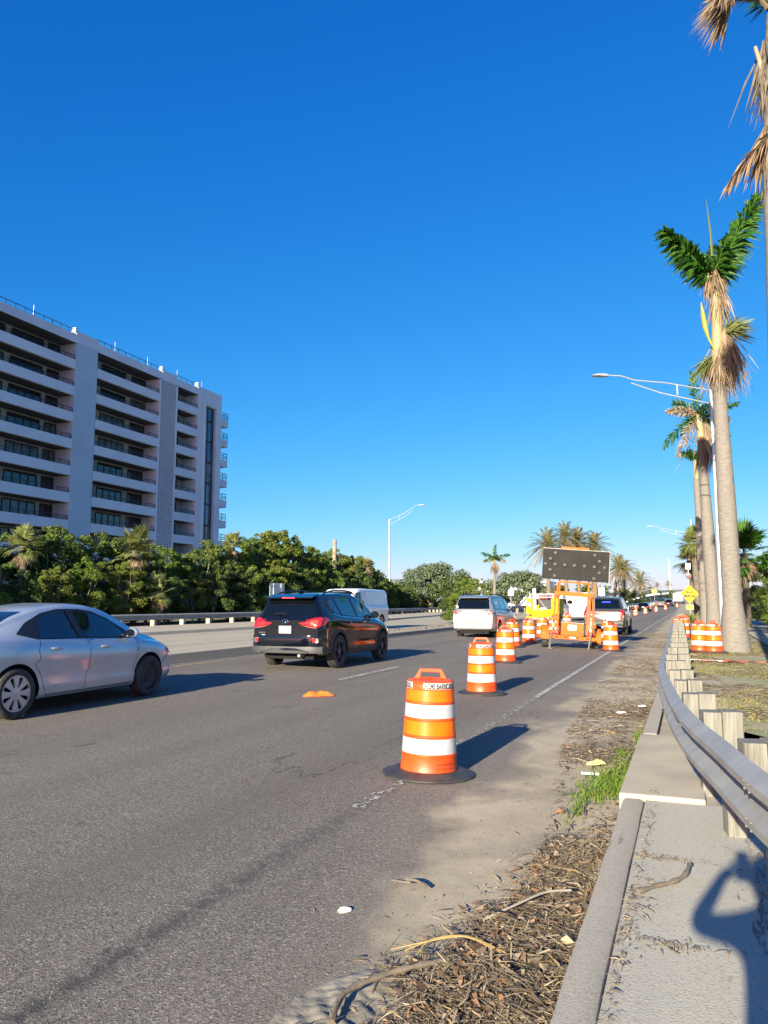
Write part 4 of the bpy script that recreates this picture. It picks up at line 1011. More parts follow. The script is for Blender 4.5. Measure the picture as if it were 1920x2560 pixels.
# ---- silver minivan
def minivan():
    t=thing('minivan','bright silver minivan with roof rails, rear lit by the sun, ahead of the black SUV','car')
    L=5.1
    c=dict(L=L,W=.99,top=[(0,1.05),(.05,1.15),(.14,1.4),(.26,1.62),(.4,1.70),(1.4,1.745),(2.6,1.73),(3.1,1.62),(3.7,1.28),(4.0,1.10),(4.6,.97),(4.95,.82),(L,.66)],
      belt=[(0,1.0),(.2,1.13),(1.5,1.10),(3.5,1.02),(4.2,.92),(4.8,.76),(L,.58)],
      bot=[(0,.36),(.3,.26),(1,.2),(4.0,.2),(L,.28)],
      w=[(0,.88),(.08,.95),(.3,.985),(3.9,.985),(4.6,.92),(4.95,.8),(L,.58)],
      wr=[(0,.80),(.25,.75),(.6,.72),(2.6,.72),(3.4,.76),(4.2,.78),(4.8,.66),(L,.5)])
    wx0,wx1,r=1.02,4.05,.345
    body,bv=car_body(c,t,M['silver2'],[(wx0,r),(wx1,r)],r)
    for s in ('right','left'):
        sg=-1 if s=='right' else 1
        decal('window_surround',bv,s,[(.42,1.16),(1.6,1.15),(3.85,1.07),(3.5,1.28),(3.0,1.58),(2.6,1.66),(.7,1.66),(.45,1.56)],M['trim'],t,.003)
        for a in ([(.52,1.19),(1.45,1.18),(1.4,1.63),(.75,1.63),(.55,1.54)],[(1.55,1.18),(2.45,1.155),(2.4,1.635),(1.5,1.635)],[(2.55,1.155),(3.6,1.115),(3.35,1.33),(2.95,1.56),(2.5,1.63)]): decal('window',bv,s,a,M['glass'],t,.007)
        seam(bv,s,[(1.5,1.1),(1.5,.4)],t); seam(bv,s,[(2.5,1.1),(2.52,.4)],t); seam(bv,s,[(3.6,1.05),(3.55,.4)],t)
        for hx in (2.2,2.75): p=surf(bv,s,hx,1.0); handle(t,hx,p.y,p.z,M['silver2'],sg)
        p=surf(bv,s,3.45,1.1); mirror(t,3.4,p.y,1.15,M['trim'],sg,1.1)
        q=MB(); q.tube([(.6,sg*.66,1.72),(.8,sg*.66,1.79),(2.4,sg*.66,1.81),(2.8,sg*.67,1.71)],.022,8); q.build('roof_rail',M['trim'],t,smooth=True)
        decal('tail_lamp',bv,'rear',[(sg*.42,1.10),(sg*.80,1.14),(sg*.94,1.10),(sg*.94,.98),(sg*.70,.95),(sg*.60,1.04)],M['clear'],t,.02,.06,.015)
        decal('tail_lamp',bv,'rear',[(sg*.72,.985),(sg*.80,.97),(sg*.80,1.1),(sg*.74,1.1)],M['red'],t,.026,.06)
        decal('tail_lamp',bv,s,[(.02,.98),(.22,1.0),(.36,1.12),(.02,1.13)],M['clear'],t,.012,.06)
        q=MB(); q.lathe([(.05,0),(.05,-.02),(0,-.025)],16,'x',(-.02,sg*.80,.54)); q.build('fog_reflector',M['red'],t,smooth=True)
    decal('rear_window',bv,'rear',[(-.76,1.18),(.76,1.18),(.70,1.56),(.62,1.62),(-.62,1.62),(-.70,1.56)],M['tint'],t,.006)
    decal('windscreen',bv,'front',[(-.7,1.15),(.7,1.15),(.62,1.6),(-.62,1.6)],M['glass'],t,.006)
    q=MB(); q.prism([(.12,1.66),(.14,1.63),(.45,1.70),(.5,1.74)],-.66,.66,'y'); q.build('spoiler',M['silver2'],t,bevel=.01)
    # tailgate recess and chrome strip
    q=MB(); q.box(-.03,-.0,-.42,.42,.90,.925); q.build('chrome_strip',M['chrome'],t)
    seam(bv,'rear',[(-.50,.72),(-.40,.90),(.40,.90),(.50,.72)],t,.02,M['greytrim'],'tailgate_crease',.01)
    seam(bv,'rear',[(-.86,.62),(.86,.62)],t,.014,off=.006)
    q=MB(); q.box(-.05,.2,-.88,.88,.36,.60); q.build('rear_bumper',M['silver2'],t,bevel=.04)
    plate(t,-.02,.80,'CJ 88F',M['signwhite'],mat('grey_ink',(.2,.2,.22),.6),.31,.15)
    q=MB(); q.box(-.012,-.004,.66,.74,1.22,1.32); q.build('sticker',M['signwhite'],t)
    q=MB(); q.box(.2,4.6,-.66,.66,.16,.3); q.build('underbody',M['arch'],t)
    for y in (-.87,.87):
        wheel(t,wx0,y,r,.22,M['alloy'],5); wheel(t,wx1,y,r,.22,M['alloy'],5)
    return t
mv=minivan(); mv.location=(-8.32,31.2,.14); mv.rotation_euler=(0,0,R(90)); mv.scale=(1,.93,1)
# ---- grey police-type SUV
def bigsuv():
    t=thing('suv','large grey SUV with blue lights in its rear window, beside the arrow board','car')
    L=5.3
    c=dict(L=L,W=1.02,top=[(0,1.08),(.05,1.2),(.16,1.5),(.28,1.78),(.4,1.84),(1.4,1.89),(2.9,1.87),(3.3,1.74),(3.75,1.36),(3.95,1.22),(4.9,1.12),(5.2,1.0),(L,.85)],
      belt=[(0,1.05),(.2,1.2),(3.6,1.14),(4.6,1.05),(5.1,.9),(L,.75)],bot=[(0,.46),(.3,.36),(1,.32),(4.3,.32),(L,.38)],
      w=[(0,.92),(.08,.99),(.3,1.015),(4.6,1.0),(5.1,.9),(L,.74)],wr=[(0,.84),(.3,.78),(.8,.76),(3,.76),(3.8,.84),(4.8,.84),(L,.62)])
    wx0,wx1,r=1.15,4.2,.39
    body,bv=car_body(c,t,M['greypaint'],[(wx0,r),(wx1,r)],r)
    for s in ('right','left'):
        sg=-1 if s=='right' else 1
        decal('window_surround',bv,s,[(.45,1.28),(3.75,1.2),(3.35,1.55),(3.0,1.76),(.7,1.79),(.5,1.7)],M['trim'],t,.003)
        for a in ([(.55,1.31),(1.5,1.3),(1.45,1.75),(.75,1.75)],[(1.62,1.3),(2.5,1.28),(2.45,1.75),(1.58,1.75)],[(2.62,1.27),(3.55,1.24),(3.2,1.56),(2.95,1.72),(2.58,1.74)]): decal('window',bv,s,a,M['glass'],t,.007)
        p=surf(bv,s,3.4,1.25); mirror(t,3.35,p.y+sg*.06,1.3,M['trim'],sg,1.35)
        decal('tail_lamp',bv,'rear',[(sg*.80,1.26),(sg*.96,1.24),(sg*.97,.82),(sg*.82,.84),(sg*.80,1.05)],M['red'],t,.02,.07,.015)
        decal('turn_lamp',bv,'rear',[(sg*.86,.98),(sg*.94,.98),(sg*.94,.86),(sg*.87,.86)],M['clear'],t,.026,.07)
        q=MB(); q.tube([(.6,sg*.7,1.86),(.8,sg*.7,1.92),(2.6,sg*.7,1.93),(2.9,sg*.71,1.86)],.02,8); q.build('roof_rail',M['trim'],t,smooth=True)
        q=MB(); q.box(-.10,-.07,sg*.55-.09,sg*.55+.09,.52,.56); q.build('reflector',M['red'],t)
    decal('rear_window',bv,'rear',[(-.80,1.30),(.80,1.30),(.72,1.70),(.62,1.77),(-.62,1.77),(-.72,1.70)],M['tint'],t,.006)
    decal('windscreen',bv,'front',[(-.75,1.3),(.75,1.3),(.66,1.75),(-.66,1.75)],M['glass'],t,.006)
    lb=MB()
    for i in range(4): lb.box(.09,.105,-.33+i*.105,-.25+i*.105,1.62,1.65)
    lb.build('blue_lamp',M['bluelit'],t)
    q=MB(); q.box(-.035,-.0,-.62,.62,1.12,1.15); q.build('chrome_strip',M['chrome'],t)
    q=MB(); q.box(-.09,.2,-.95,.95,.50,.74); q.build('rear_bumper',M['greypaint'],t,bevel=.05)
    q=MB(); q.box(-.10,.2,-.9,.9,.40,.495); q.build('lower_bumper',M['greytrim'],t,bevel=.02)
    plate(t,-.02,.98,'W 30',M['signwhite'],M['letter'],.31,.15)
    q=MB(); q.box(.2,4.8,-.7,.7,.28,.4); q.build('underbody',M['arch'],t)
    for y in (-.89,.89): wheel(t,wx0,y,r,.26,M['alloy'],6); wheel(t,wx1,y,r,.26,M['alloy'],6)
    return t
bs=bigsuv(); bs.location=(-3.78,38.4,.03); bs.rotation_euler=(0,0,R(90)); bs.scale=(.97,.97,.97)
# ---- white cargo van (oncoming)
def van():
    t=thing('van','white windowless cargo van seen behind the black SUV on the opposite road','van')
    L=5.65
    c=dict(L=L,W=1.0,top=[(0,1.85),(.06,2.0),(.25,2.06),(3.0,2.10),(3.9,2.07),(4.2,1.98),(4.65,1.52),(4.85,1.30),(5.4,1.16),(5.6,1.0),(L,.9)],
      belt=[(0,1.25),(4.4,1.22),(4.8,1.18),(5.4,1.05),(5.6,.9),(L,.78)],bot=[(0,.42),(.3,.34),(5.2,.32),(L,.40)],
      w=[(0,.94),(.06,.99),(.2,1.0),(4.9,1.0),(5.4,.94),(L,.85)],wr=[(0,.84),(.3,.86),(3.9,.86),(4.3,.80),(4.8,.86),(L,.74)])
    wx0,wx1,r=1.05,4.65,.37
    body,bv=car_body(c,t,M['whitepaint'],[(wx0,r),(wx1,r)],r)
    for s in ('right','left'):
        sg=-1 if s=='right' else 1
        decal('window',bv,s,[(3.72,1.28),(4.58,1.28),(4.18,1.86),(3.85,1.92),(3.72,1.92)],M['glass'],t,.006)
        seam(bv,s,[(3.6,1.98),(3.6,.42)],t,.014); seam(bv,s,[(4.72,1.2),(4.6,.8),(4.3,.42)],t,.012); seam(bv,s,[(2.3,1.98),(2.3,.42)],t,.01)
        p=surf(bv,s,4.4,1.3); mirror(t,4.42,p.y+sg*.05,1.38,M['trim'],sg,1.7); p=surf(bv,s,3.8,1.1); handle(t,3.82,p.y,p.z,M['trim'],sg)
        decal('head_lamp',bv,'front',[(sg*.6,.98),(sg*.84,.96),(sg*.84,.78),(sg*.6,.78)],M['clear'],t,.01)
    decal('windscreen',bv,'front',[(-.74,1.33),(.74,1.33),(.68,1.92),(-.68,1.92)],M['glass'],t,.008)
    decal('grille',bv,'front',[(-.55,.72),(.55,.72),(.55,.96),(-.55,.96)],M['trim'],t,.008)
    q=MB(); q.box(5.55,5.75,-.9,.9,.42,.6); q.build('front_bumper',M['trim'],t,bevel=.03)
    q=MB(); q.box(-.12,.1,-.95,.95,.42,.56); q.build('rear_bumper',M['trim'],t,bevel=.02)
    q=MB(); q.box(.2,5.0,-.7,.7,.28,.42); q.build('underbody',M['arch'],t)
    q=MB(); q.tube([(4.0,.0,2.06),(3.95,0,2.3)],.012,5); q.build('antenna',M['trim'],t)
    for y in (-.87,.87): wheel(t,wx0,y,r,.23,M['galv'],5,'steel'); wheel(t,wx1,y,r,.23,M['galv'],5,'steel')
    return t
vn=van(); vn.location=(-16.1,39.2,.2); vn.rotation_euler=(0,0,R(-90))
# ---- yellow service truck
def ytruck():
    t=thing('utility_truck','bright yellow utility truck with open rear compartment and ladder rack, facing away','truck')
    q=MB()
    for s in (-1,1): q.box(0,2.6,s*.62 if s<0 else .62,0,0,0) if False else None
    q.box(0,2.6,-1.0,-.62,.72,1.72); q.box(0,2.6,.62,1.0,.72,1.72); q.box(.02,2.6,-.615,.615,.62,.80)
    q.build('side_boxes',M['yellow'],t,bevel=.015)
    q=MB(); q.box(-.04,.015,-.66,.66,.58,1.02); q.build('tailgate',M['yellow'],t,bevel=.01)
    q=MB(); q.box(-.05,-.005,-1.0,1.0,.50,.60); q.build('rear_sill',M['yellow'],t,bevel=.01)
    text_on('tailgate_text','MOT DEPT SUPPORT',.10,FR((-.043,0,.88),(0,-1,0),(0,0,1)),M['letter'],t,.62)
    q=MB(); q.box(.5,.6,-.61,.61,.8,1.68); q.build('bulkhead',M['letter'],t)
    q=MB(); q.box(.1,.5,-.3,.15,.8,1.12); q.build('tool_bin',M['whitepaint'],t,bevel=.01)
    q=MB(); q.box(.1,.45,.2,.5,.8,1.3); q.build('parts_bin',M['yellow'],t)
    q=MB(); q.tube([(.05,-.3,1.0),(.2,.25,1.75)],.03,5); q.build('rail_tube',M['galv'],t)
    q=MB(); q.box(-.06,-.0,.36,.55,.98,2.4) if False else q.box(-.06,0,.36,.55,.98,2.35); q.build('rack_post',M['whitepaint'],t)
    q=MB()
    for s in (-1,1): q.tube([(0,s*.75,1.72),(0,s*.75,2.0),(3.6,s*.75,2.0)],.025,5)
    for x in (0,.9,1.8,2.7): q.tube([(x,-.75,2.0),(x,.75,2.0)],.02,5)
    q.tube([(0,.2,1.72),(0,.2,2.0)],.02,5); q.tube([(0,-.75,1.80),(0,.75,1.80)],.02,5)
    q.build('ladder_rack',M['whitepaint'],t)
    q=MB(); q.box(-.12,0,-.85,.85,.36,.52); q.build('rear_bumper',M['chrome'],t,bevel=.02)
    q=MB(); q.box(-.13,-.12,-.15,.15,.37,.50); q.build('number_plate',M['signwhite'],t)
    for s in (-1,1):
        for z in (1.48,): 
            for d in (-.07,.07): q=MB(); q.lathe([(.055,0),(.055,-.02),(0,-.025)],12,'x',(-.0,s*.82+d,z)); q.build('work_lamp',M['trim'],t,smooth=True)
        q=MB(); q.lathe([(.06,0),(.06,-.02),(0,-.025)],12,'x',(-.0,s*.84,.68)); q.build('tail_lamp',M['redlit'] if s>0 else M['red'],t,smooth=True)
    q=MB(); q.box(-.006,-.002,.70,.90,1.22,1.42); q.build('sticker',M['signwhite'],t)
    q=MB(); q.prism([(2.75,.5),(2.75,1.95),(2.95,2.05),(4.1,2.05),(4.6,1.45),(5.7,1.32),(5.8,.5)],-.93,.93,'y'); cb=q.build('cab',M['whitepaint'],t,bevel=.05)
    q=MB(); q.box(2.74,2.748,-.7,.7,1.5,1.95); q.build('rear_window',M['glass'],t)
    for s in (-1,1):
        q=MB(); q.prism([(3.0,1.42),(3.0,1.92),(4.05,1.92),(4.42,1.42)],s*.932,s*.938,'y'); q.build('window',M['glass'],t)
        mirror(t,4.25,s*.95,1.5,M['trim'],s,1.8)
        for x in (1.1,4.9): wheel(t,x,s*.84,.38,.25,M['galv'],5,'steel')
    q=MB(); q.box(.1,5.5,-.6,.6,.36,.7); q.build('chassis',M['arch'],t)
    return t
yt=ytruck(); yt.location=(-8.75,50.0,.14); yt.rotation_euler=(0,0,R(90))
# ---- white enclosed trailer ahead of it
bt=thing('box_trailer','plain white enclosed box trailer framed by the orange arrow board stand','trailer',(-8.45,64,.13),R(90))
q=MB(); q.box(0,4.5,-1.0,1.0,.40,2.28); q.build('box',M['whitepaint'],bt,bevel=.03)
q=MB(); q.box(-.012,.0,-.95,-.01,.46,2.22); q.build('rear_door',M['whitepaint'],bt); q=MB(); q.box(-.012,0,.01,.95,.46,2.22); q.build('rear_door',M['whitepaint'],bt)
q=MB(); q.box(-.05,-.012,-.5,-.3,1.35,1.38);q.box(-.05,-.012,.3,.5,1.35,1.38); q.build('latch',M['galv'],bt)
q=MB(); q.box(-.1,.1,-1.02,1.02,.32,.41); q.build('rear_bumper',M['galv'],bt)
q=MB()
for i in range(6): q.box(.1+i*.8,.16+i*.8,-1.025,-1.0,.42,2.25)
q.build('side_rib',M['galv'],bt)
for s in (-1,1):
    for x in (1.9,2.6): wheel(bt,x,s*.95,.33,.2,M['galv'],5,'steel')
q=MB(); q.box(.3,5.8,-.3,.3,.3,.42); q.build('drawbar',M['arch'],bt)
# ---- simple far cars built with the same body maker
def farcar(name,label,cat,paint,L,H,W,pickup=False,rear=M['tint'],lamps=True):
    t=thing(name,label,cat)
    bl_=H*.62
    if pickup: top=[(0,H*.58),(L*.36,H*.60),(L*.37,H*.97),(L*.45,H),(L*.6,H*.98),(L*.72,H*.64),(L*.95,H*.58),(L,H*.45)]
    else: top=[(0,H*.6),(.08,H*.68),(.5,H*.95),(L*.35,H),(L*.55,H*.97),(L*.72,H*.64),(L*.95,H*.54),(L,H*.4)]
    c=dict(L=L,W=W,top=top,belt=[(0,bl_*.93),(L*.7,bl_*.92),(L,H*.38)],bot=[(0,.36),(.4,.26),(L,.3)],w=[(0,W*.86),(.15,W*.97),(.4,W),(L*.85,W),(L,W*.7)],wr=[(0,W*.78),(.5,W*.72),(L*.55,W*.7),(L*.75,W*.8),(L,W*.6)])
    r=.34 if H<1.7 else .38
    body,bv=car_body(c,t,paint,[(L*.2,r),(L*.81,r)],r)
    if pickup:
        decal('rear_window',bv,'rear',[(-.7,H*.68),(.7,H*.68),(.64,H*.92),(-.64,H*.92)],M['glass'],t,.01)
        q=MB(); q.box(.06,L*.36,-W*.9,W*.9,H*.60,H*.64); q.build('bed_cover',M['trim'],t)
    else: decal('rear_window',bv,'rear',[(-.72,H*.68),(.72,H*.68),(.62,H*.92),(-.62,H*.92)],M['tint'],t,.006)
    decal('windscreen',bv,'front',[(-.7,H*.7),(.7,H*.7),(.6,H*.93),(-.6,H*.93)],M['glass'],t,.006)
    for s,sg in (('right',-1),('left',1)):
        x0=L*.38 if pickup else .6
        decal('window',bv,s,[(x0,H*.66),(L*.66,H*.66),(L*.58,H*.9),(x0+.15,H*.93)],M['glass'],t,.006)
        decal('tail_lamp',bv,'rear',[(sg*W*.66,H*.48),(sg*W*.9,H*.48),(sg*W*.9,H*.58),(sg*W*.66,H*.58)],M['red'],t,.01)
        wheel(t,L*.2,sg*(W-.13),r,.22,M['alloy'],5); wheel(t,L*.81,sg*(W-.13),r,.22,M['alloy'],5)
    q=MB(); q.box(-.08,.15,-W*.9,W*.9,.38,.56); q.build('rear_bumper',M['chrome'] if pickup else paint,t,bevel=.03)
    q=MB(); q.box(-.09,-.08,-.15,.15,.60,.75); q.build('number_plate',M['signwhite'],t)
    return t
def put(t,x,y,a=90): t.location=(x,y,gz(x,y)); t.rotation_euler=(0,0,R(a))
put(farcar('car','low black car in the far traffic behind the small drums','car',M['black'],4.7,1.42,.95),-6.6,128,88)
put(farcar('pickup_truck','pale grey pickup truck in the far traffic, third vehicle ahead of the big SUV','truck',M['greypaint'],5.6,1.85,1.0,True),-5.4,170,86)
put(farcar('car','dark hatchback directly right of the far pickup truck','car',M['black'],4.4,1.55,.9),-3.9,176,86)
put(farcar('suv','small dark car hidden far up the ramp behind the yellow diamond sign','car',M['black'],4.6,1.6,.92),1.3,232,86)
put(farcar('pickup_truck','grey pickup squeezed between the box trailer and the large SUV','truck',M['silver2'],5.6,1.95,1.0,True),-6.15,60,90)
bt2=thing('box_truck','white box truck driving up the far ramp beside the yellow diamond sign','truck',(-2.3,205,gz(-2.3,205)),R(85))
q=MB(); q.box(0,4.5,-1.1,1.1,.7,2.6); q.build('cargo_box',M['whitepaint'],bt2,bevel=.03)
q=MB(); q.box(-.02,0,-.9,.9,.85,2.45); q.build('rear_door',M['signwhite'],bt2); q=MB(); q.prism([(4.6,.5),(4.6,2.1),(5.8,2.0),(6.2,1.3),(6.3,.5)],-1,1,'y'); q.build('cab',M['whitepaint'],bt2)
q=MB(); q.box(-.1,.1,-1,1,.45,.6); q.build('rear_bumper',M['trim'],bt2)
for s in (-1,1):
    for x in (1,5): wheel(bt2,x,s*.95,.4,.25,M['galv'],5,'steel')
# ---------------------------------------------------------------- vegetation
def leaves(n,blobs,size,seed,up=.35,shell=.55,asp=.55):
    g=np.random.default_rng(seed); B=np.array(blobs); wts=(B[:,3]*B[:,4]+B[:,4]*B[:,5]+B[:,3]*B[:,5]); idx=g.choice(len(B),n,p=wts/wts.sum())
    d=g.normal(size=(n,3)); d/=np.linalg.norm(d,axis=1)[:,None]
    rad=shell+(1.08-shell)*g.random(n)**.6
    c=B[idx,:3]+d*B[idx,3:6]*rad[:,None]
    nrm=d+g.normal(size=(n,3))*.75; nrm[:,2]+=up; nrm/=np.linalg.norm(nrm,axis=1)[:,None]
    t=np.cross(nrm,g.normal(size=(n,3))); t/=np.linalg.norm(t,axis=1)[:,None]; b=np.cross(nrm,t)
    s=size*(.6+.8*g.random(n))[:,None]
    V=np.stack([c-t*s,c-b*s*asp+nrm*s*.12,c+t*s,c+b*s*asp+nrm*s*.12],1).reshape(-1,3)
    F=np.arange(n*4).reshape(-1,4)
    return V,F
def crown_obj(name,m,parent,n,blobs,size,seed,**k):
    V,F=leaves(n,blobs,size,seed,**k); return raw(name,V,F,m,parent)
def limbs(parent,m,pts_list,name='trunk'):
    q=MB()
    for pts,rad in pts_list: q.tube(pts,rad,7)
    return q.build(name,m,parent,smooth=True)
def rnd_limbs(rr,H,spread,n,r0,trunkh):
    L=[([(0,0,0),(rr.uniform(-.1,.1),rr.uniform(-.1,.1),trunkh*.6),(rr.uniform(-.2,.2),rr.uniform(-.2,.2),trunkh)],[r0,r0*.8,r0*.65])]
    for i in range(n):
        a=rr.uniform(0,6.28); d=spread*rr.uniform(.35,.95); h=H*rr.uniform(.55,.95)
        p0=Vector((0,0,trunkh*rr.uniform(.3,.95))); p3=Vector((d*math.cos(a),d*math.sin(a),h)); p1=p0.lerp(p3,.35)+Vector((rr.uniform(-.3,.3),rr.uniform(-.3,.3),rr.uniform(-.1,.3))); p2=p0.lerp(p3,.7)+Vector((rr.uniform(-.3,.3),rr.uniform(-.3,.3),rr.uniform(-.1,.3)))
        L.append(([p0,p1,p2,p3],[r0*.5,r0*.36,r0*.24,r0*.08]))
        for k in range(3):
            q0=p1.lerp(p3,rr.uniform(.1,.8)); e=q0+Vector((rr.uniform(-1,1),rr.uniform(-1,1),rr.uniform(-.2,1)))*spread*.35
            L.append(([q0,q0.lerp(e,.5)+Vector((0,0,.1)),e],[r0*.2,r0*.13,r0*.05]))
    return L
def bush_proto(seed,m,H=6.,rx=2.3,ry=2.3,n=19000,size=.078,nb=44,m2=None):
    rr=random.Random(seed); t=thing('tree',None,None)
    blobs=[]
    for i in range(nb):
        z=rr.uniform(.05,1)**.85; a=rr.uniform(0,6.28); d=math.sqrt(rr.random())*(1-.45*z*z)
        s=rr.uniform(.22,.78)*(1.15-.4*z)
        blobs.append((rx*d*math.cos(a),ry*d*math.sin(a),.35+z*(H-.9),s*1.15,s*1.15,s*.85))
    for i in range(16): # sprigs at the top
        a=rr.uniform(0,6.28); d=rr.random()*rx*.8; s=rr.uniform(.15,.4); blobs.append((d*math.cos(a),d*math.sin(a),H-rr.uniform(-.55,.8)-d*.25,s,s,s*.8))
    crown_obj('crown',m,t,n,blobs,size,seed,shell=.35)
    if m2: crown_obj('crown',m2,t,n//4,[b for i,b in enumerate(blobs) if i%3==0],size,seed+100,shell=.3)
    limbs(t,M['branch'],rnd_limbs(rr,H,rx*.8,7,.11,H*.35))
    return t
FAR=(-300,-300,-50)
protos=[bush_proto(1,LG,m2=LD),bush_proto(2,LY,m2=LG,H=6.3,nb=36),bush_proto(3,LD,m2=LG,n=16000),bush_proto(4,LG,m2=LY,H=5.6,nb=40)]
rr=random.Random(21)
hgrp='trees of the hedge behind the left guardrail'
kinds=['leafy mid-green tree','loose yellow-green tree','dense dark green tree','bright green bushy tree']
def where(x,y):
    v=Vector((x,y,3-CAMH)); F_=Vector((-math.sin(R(21.46)),math.cos(R(21.46)),0)); Rr_=Vector((math.cos(R(21.46)),math.sin(R(21.46)),0))
    px=960+1920*v.dot(Rr_)/v.dot(F_)
    for lim,s in ((110,'above the silver sedan trunk'),(260,'above the silver sedan roof'),(400,'around the biggest fan palm'),(560,'below the apartment block end'),(680,'around the blank sign'),(800,'just right of the blank sign'),(930,'behind the white van'),(1050,'below the street lamp'),(1180,'under the broad oak'),(1400,'behind the silver minivan')):
        if px<lim: return s
    return 'far right of the row'
used=set(); Y=15.5; i=0
def hedge(x,y,sz,front,i,k=None):
    k=rr.choice([0,1,2,3,0,1,2]) if k is None else k
    p=protos[k]; lab='%s, %s row, %s'%(kinds[k],'front' if front else 'back',where(x,y))
    if p not in used: used.add(p); o=p; o.location=(x,y,.3); o.rotation_euler=(0,0,rr.uniform(0,6.28)); o.scale=(sz,sz,sz); tag(o,lab,'tree',hgrp)
    else: o=inst(p,(x,y,.3),rr.uniform(0,6.28),lab,(sz*rr.uniform(.9,1.15),sz*rr.uniform(.9,1.15),sz*rr.uniform(.94,1.06)),hgrp,cat='tree')
    return o
while Y<126:
    x=-30.3+drift(Y)*1.15
    top=np.interp(Y,[15,27,33,40,46,52,58,64,68,76,84,95,105,120],[4.8,4.7,5.3,5.0,5.6,6.3,6.9,6.8,6.0,6.5,6.0,5.0,4.0,3.4])
    hedge(x-1.6+rr.uniform(-.5,.5),Y+rr.uniform(-.5,.5),(top-.3)/6.15,False,i); 
    hedge(x+.9+rr.uniform(-.3,.3),Y+1.2+rr.uniform(-.4,.4),(top*rr.uniform(.6,.78)-.3)/6.15,True,i,k=rr.choice([0,2,2,3,1]))
    Y+=2.25+max(0,Y-60)*.02; i+=1
groups_={}
for o in bpy.data.objects:
    if o.get('group')==hgrp: groups_.setdefault(o['label'],[]).append(o)
for lb,os_ in groups_.items():
    if len(os_)>1:
        os_.sort(key=lambda o:o.location.y)
        for i,o in enumerate(os_): o['label']=lb+', '+['first','second','third','fourth','fifth','sixth'][min(i,5)]+' such'
# fan palms
def fan_leaf(mb,base,d,pet,blade,droop,rr,nseg=26,up=Vector((0,0,1))):
    d=d.normalized(); side=d.cross(up); side=side.normalized() if side.length>.01 else Vector((1,0,0)); nn=side.cross(d).normalized()
    c=base+d*pet-Vector((0,0,droop*.25*pet))
    mb.tube([base,base+d*pet*.5+Vector((0,0,.02)),c],[.018,.013,.01],4)
    for i in range(nseg):
        a=R(-105+210*i/(nseg-1)); L=blade*(1-.28*abs(a)/R(105))*rr.uniform(.85,1.1)
        u=(d*math.cos(a)+side*math.sin(a)+nn*.12*abs(math.sin(a))).normalized(); w_=L*.045
        m_=c+u*L*.55; e=c+u*L-Vector((0,0,droop*L*.45*rr.uniform(.4,1.2)))+nn*rr.uniform(-.06,.06)*L
        s2=u.cross(nn).normalized()*w_
        k=len(mb.v); mb.add([c,m_-s2,e,m_+s2],[(0,1,2,3)])
def sabal_proto(seed,m,nl=30,blade=.85,pet=.7,th=4.2,dead=6,tr=.17,nseg=26):
    rr=random.Random(seed); t=thing('fan_palm',None,None); mb=MB(); C0=Vector((0,0,th))
    for i in range(nl):
        el=R(rr.uniform(-30,85)); az=rr.uniform(0,6.28); d=Vector((math.cos(az)*math.cos(el),math.sin(az)*math.cos(el),math.sin(el)))
        fan_leaf(mb,C0+Vector((0,0,rr.uniform(-.2,.15))),d,pet*rr.uniform(.7,1.2),blade*rr.uniform(.8,1.1),.35+.4*(1-math.sin(el)),rr,nseg)
    mb.build('crown',m,t)
    mb=MB()
    for i in range(dead):
        el=R(rr.uniform(-80,-35)); az=rr.uniform(0,6.28); d=Vector((math.cos(az)*math.cos(el),math.sin(az)*math.cos(el),math.sin(el)))
        fan_leaf(mb,C0-Vector((0,0,.15)),d,pet*.5,blade*.75,.8,rr,18)
    if dead: mb.build('dead_fronds',PB,t)
    mb=MB(); P=[(0,0,-.1),(.03,0,th*.3),(0,.04,th*.7),(0,0,th)]; mb.tube(P,[tr*1.2,tr,tr*.95,tr*1.1],12)
    mb.build('trunk',M['bark'],t,smooth=True); return t
fp=[((-29.9,36.4,.3),1.0,'large pale green fan palm rising before the middle of the apartment block',PY,4.3),((-30.9,29.2,.3),1.0,'dry fan palm at the left edge of the hedge under the apartment block',PY,4.1),((-31.0,48.4,.3),1.0,'small fan palm just right of the end balconies of the apartment block',PY,5.4),((-33.0,79.0,.3),1.0,'fan palm with yellowed fronds in the hedge right of the left street lamp',PD,5.3),((-28.5,36.8,.3),.8,'low fan palm with straw-coloured hanging fronds beside the guardrail',PY,1.9)]
for i,(l,s,lb,m,th) in enumerate(fp):
    o=sabal_proto(40+i,m,34 if i==0 else 26,.95 if i==0 else .75,.85 if i==0 else .6,th,12 if i in(1,4) else 6); o.location=l; tag(o,lb,'palm tree')
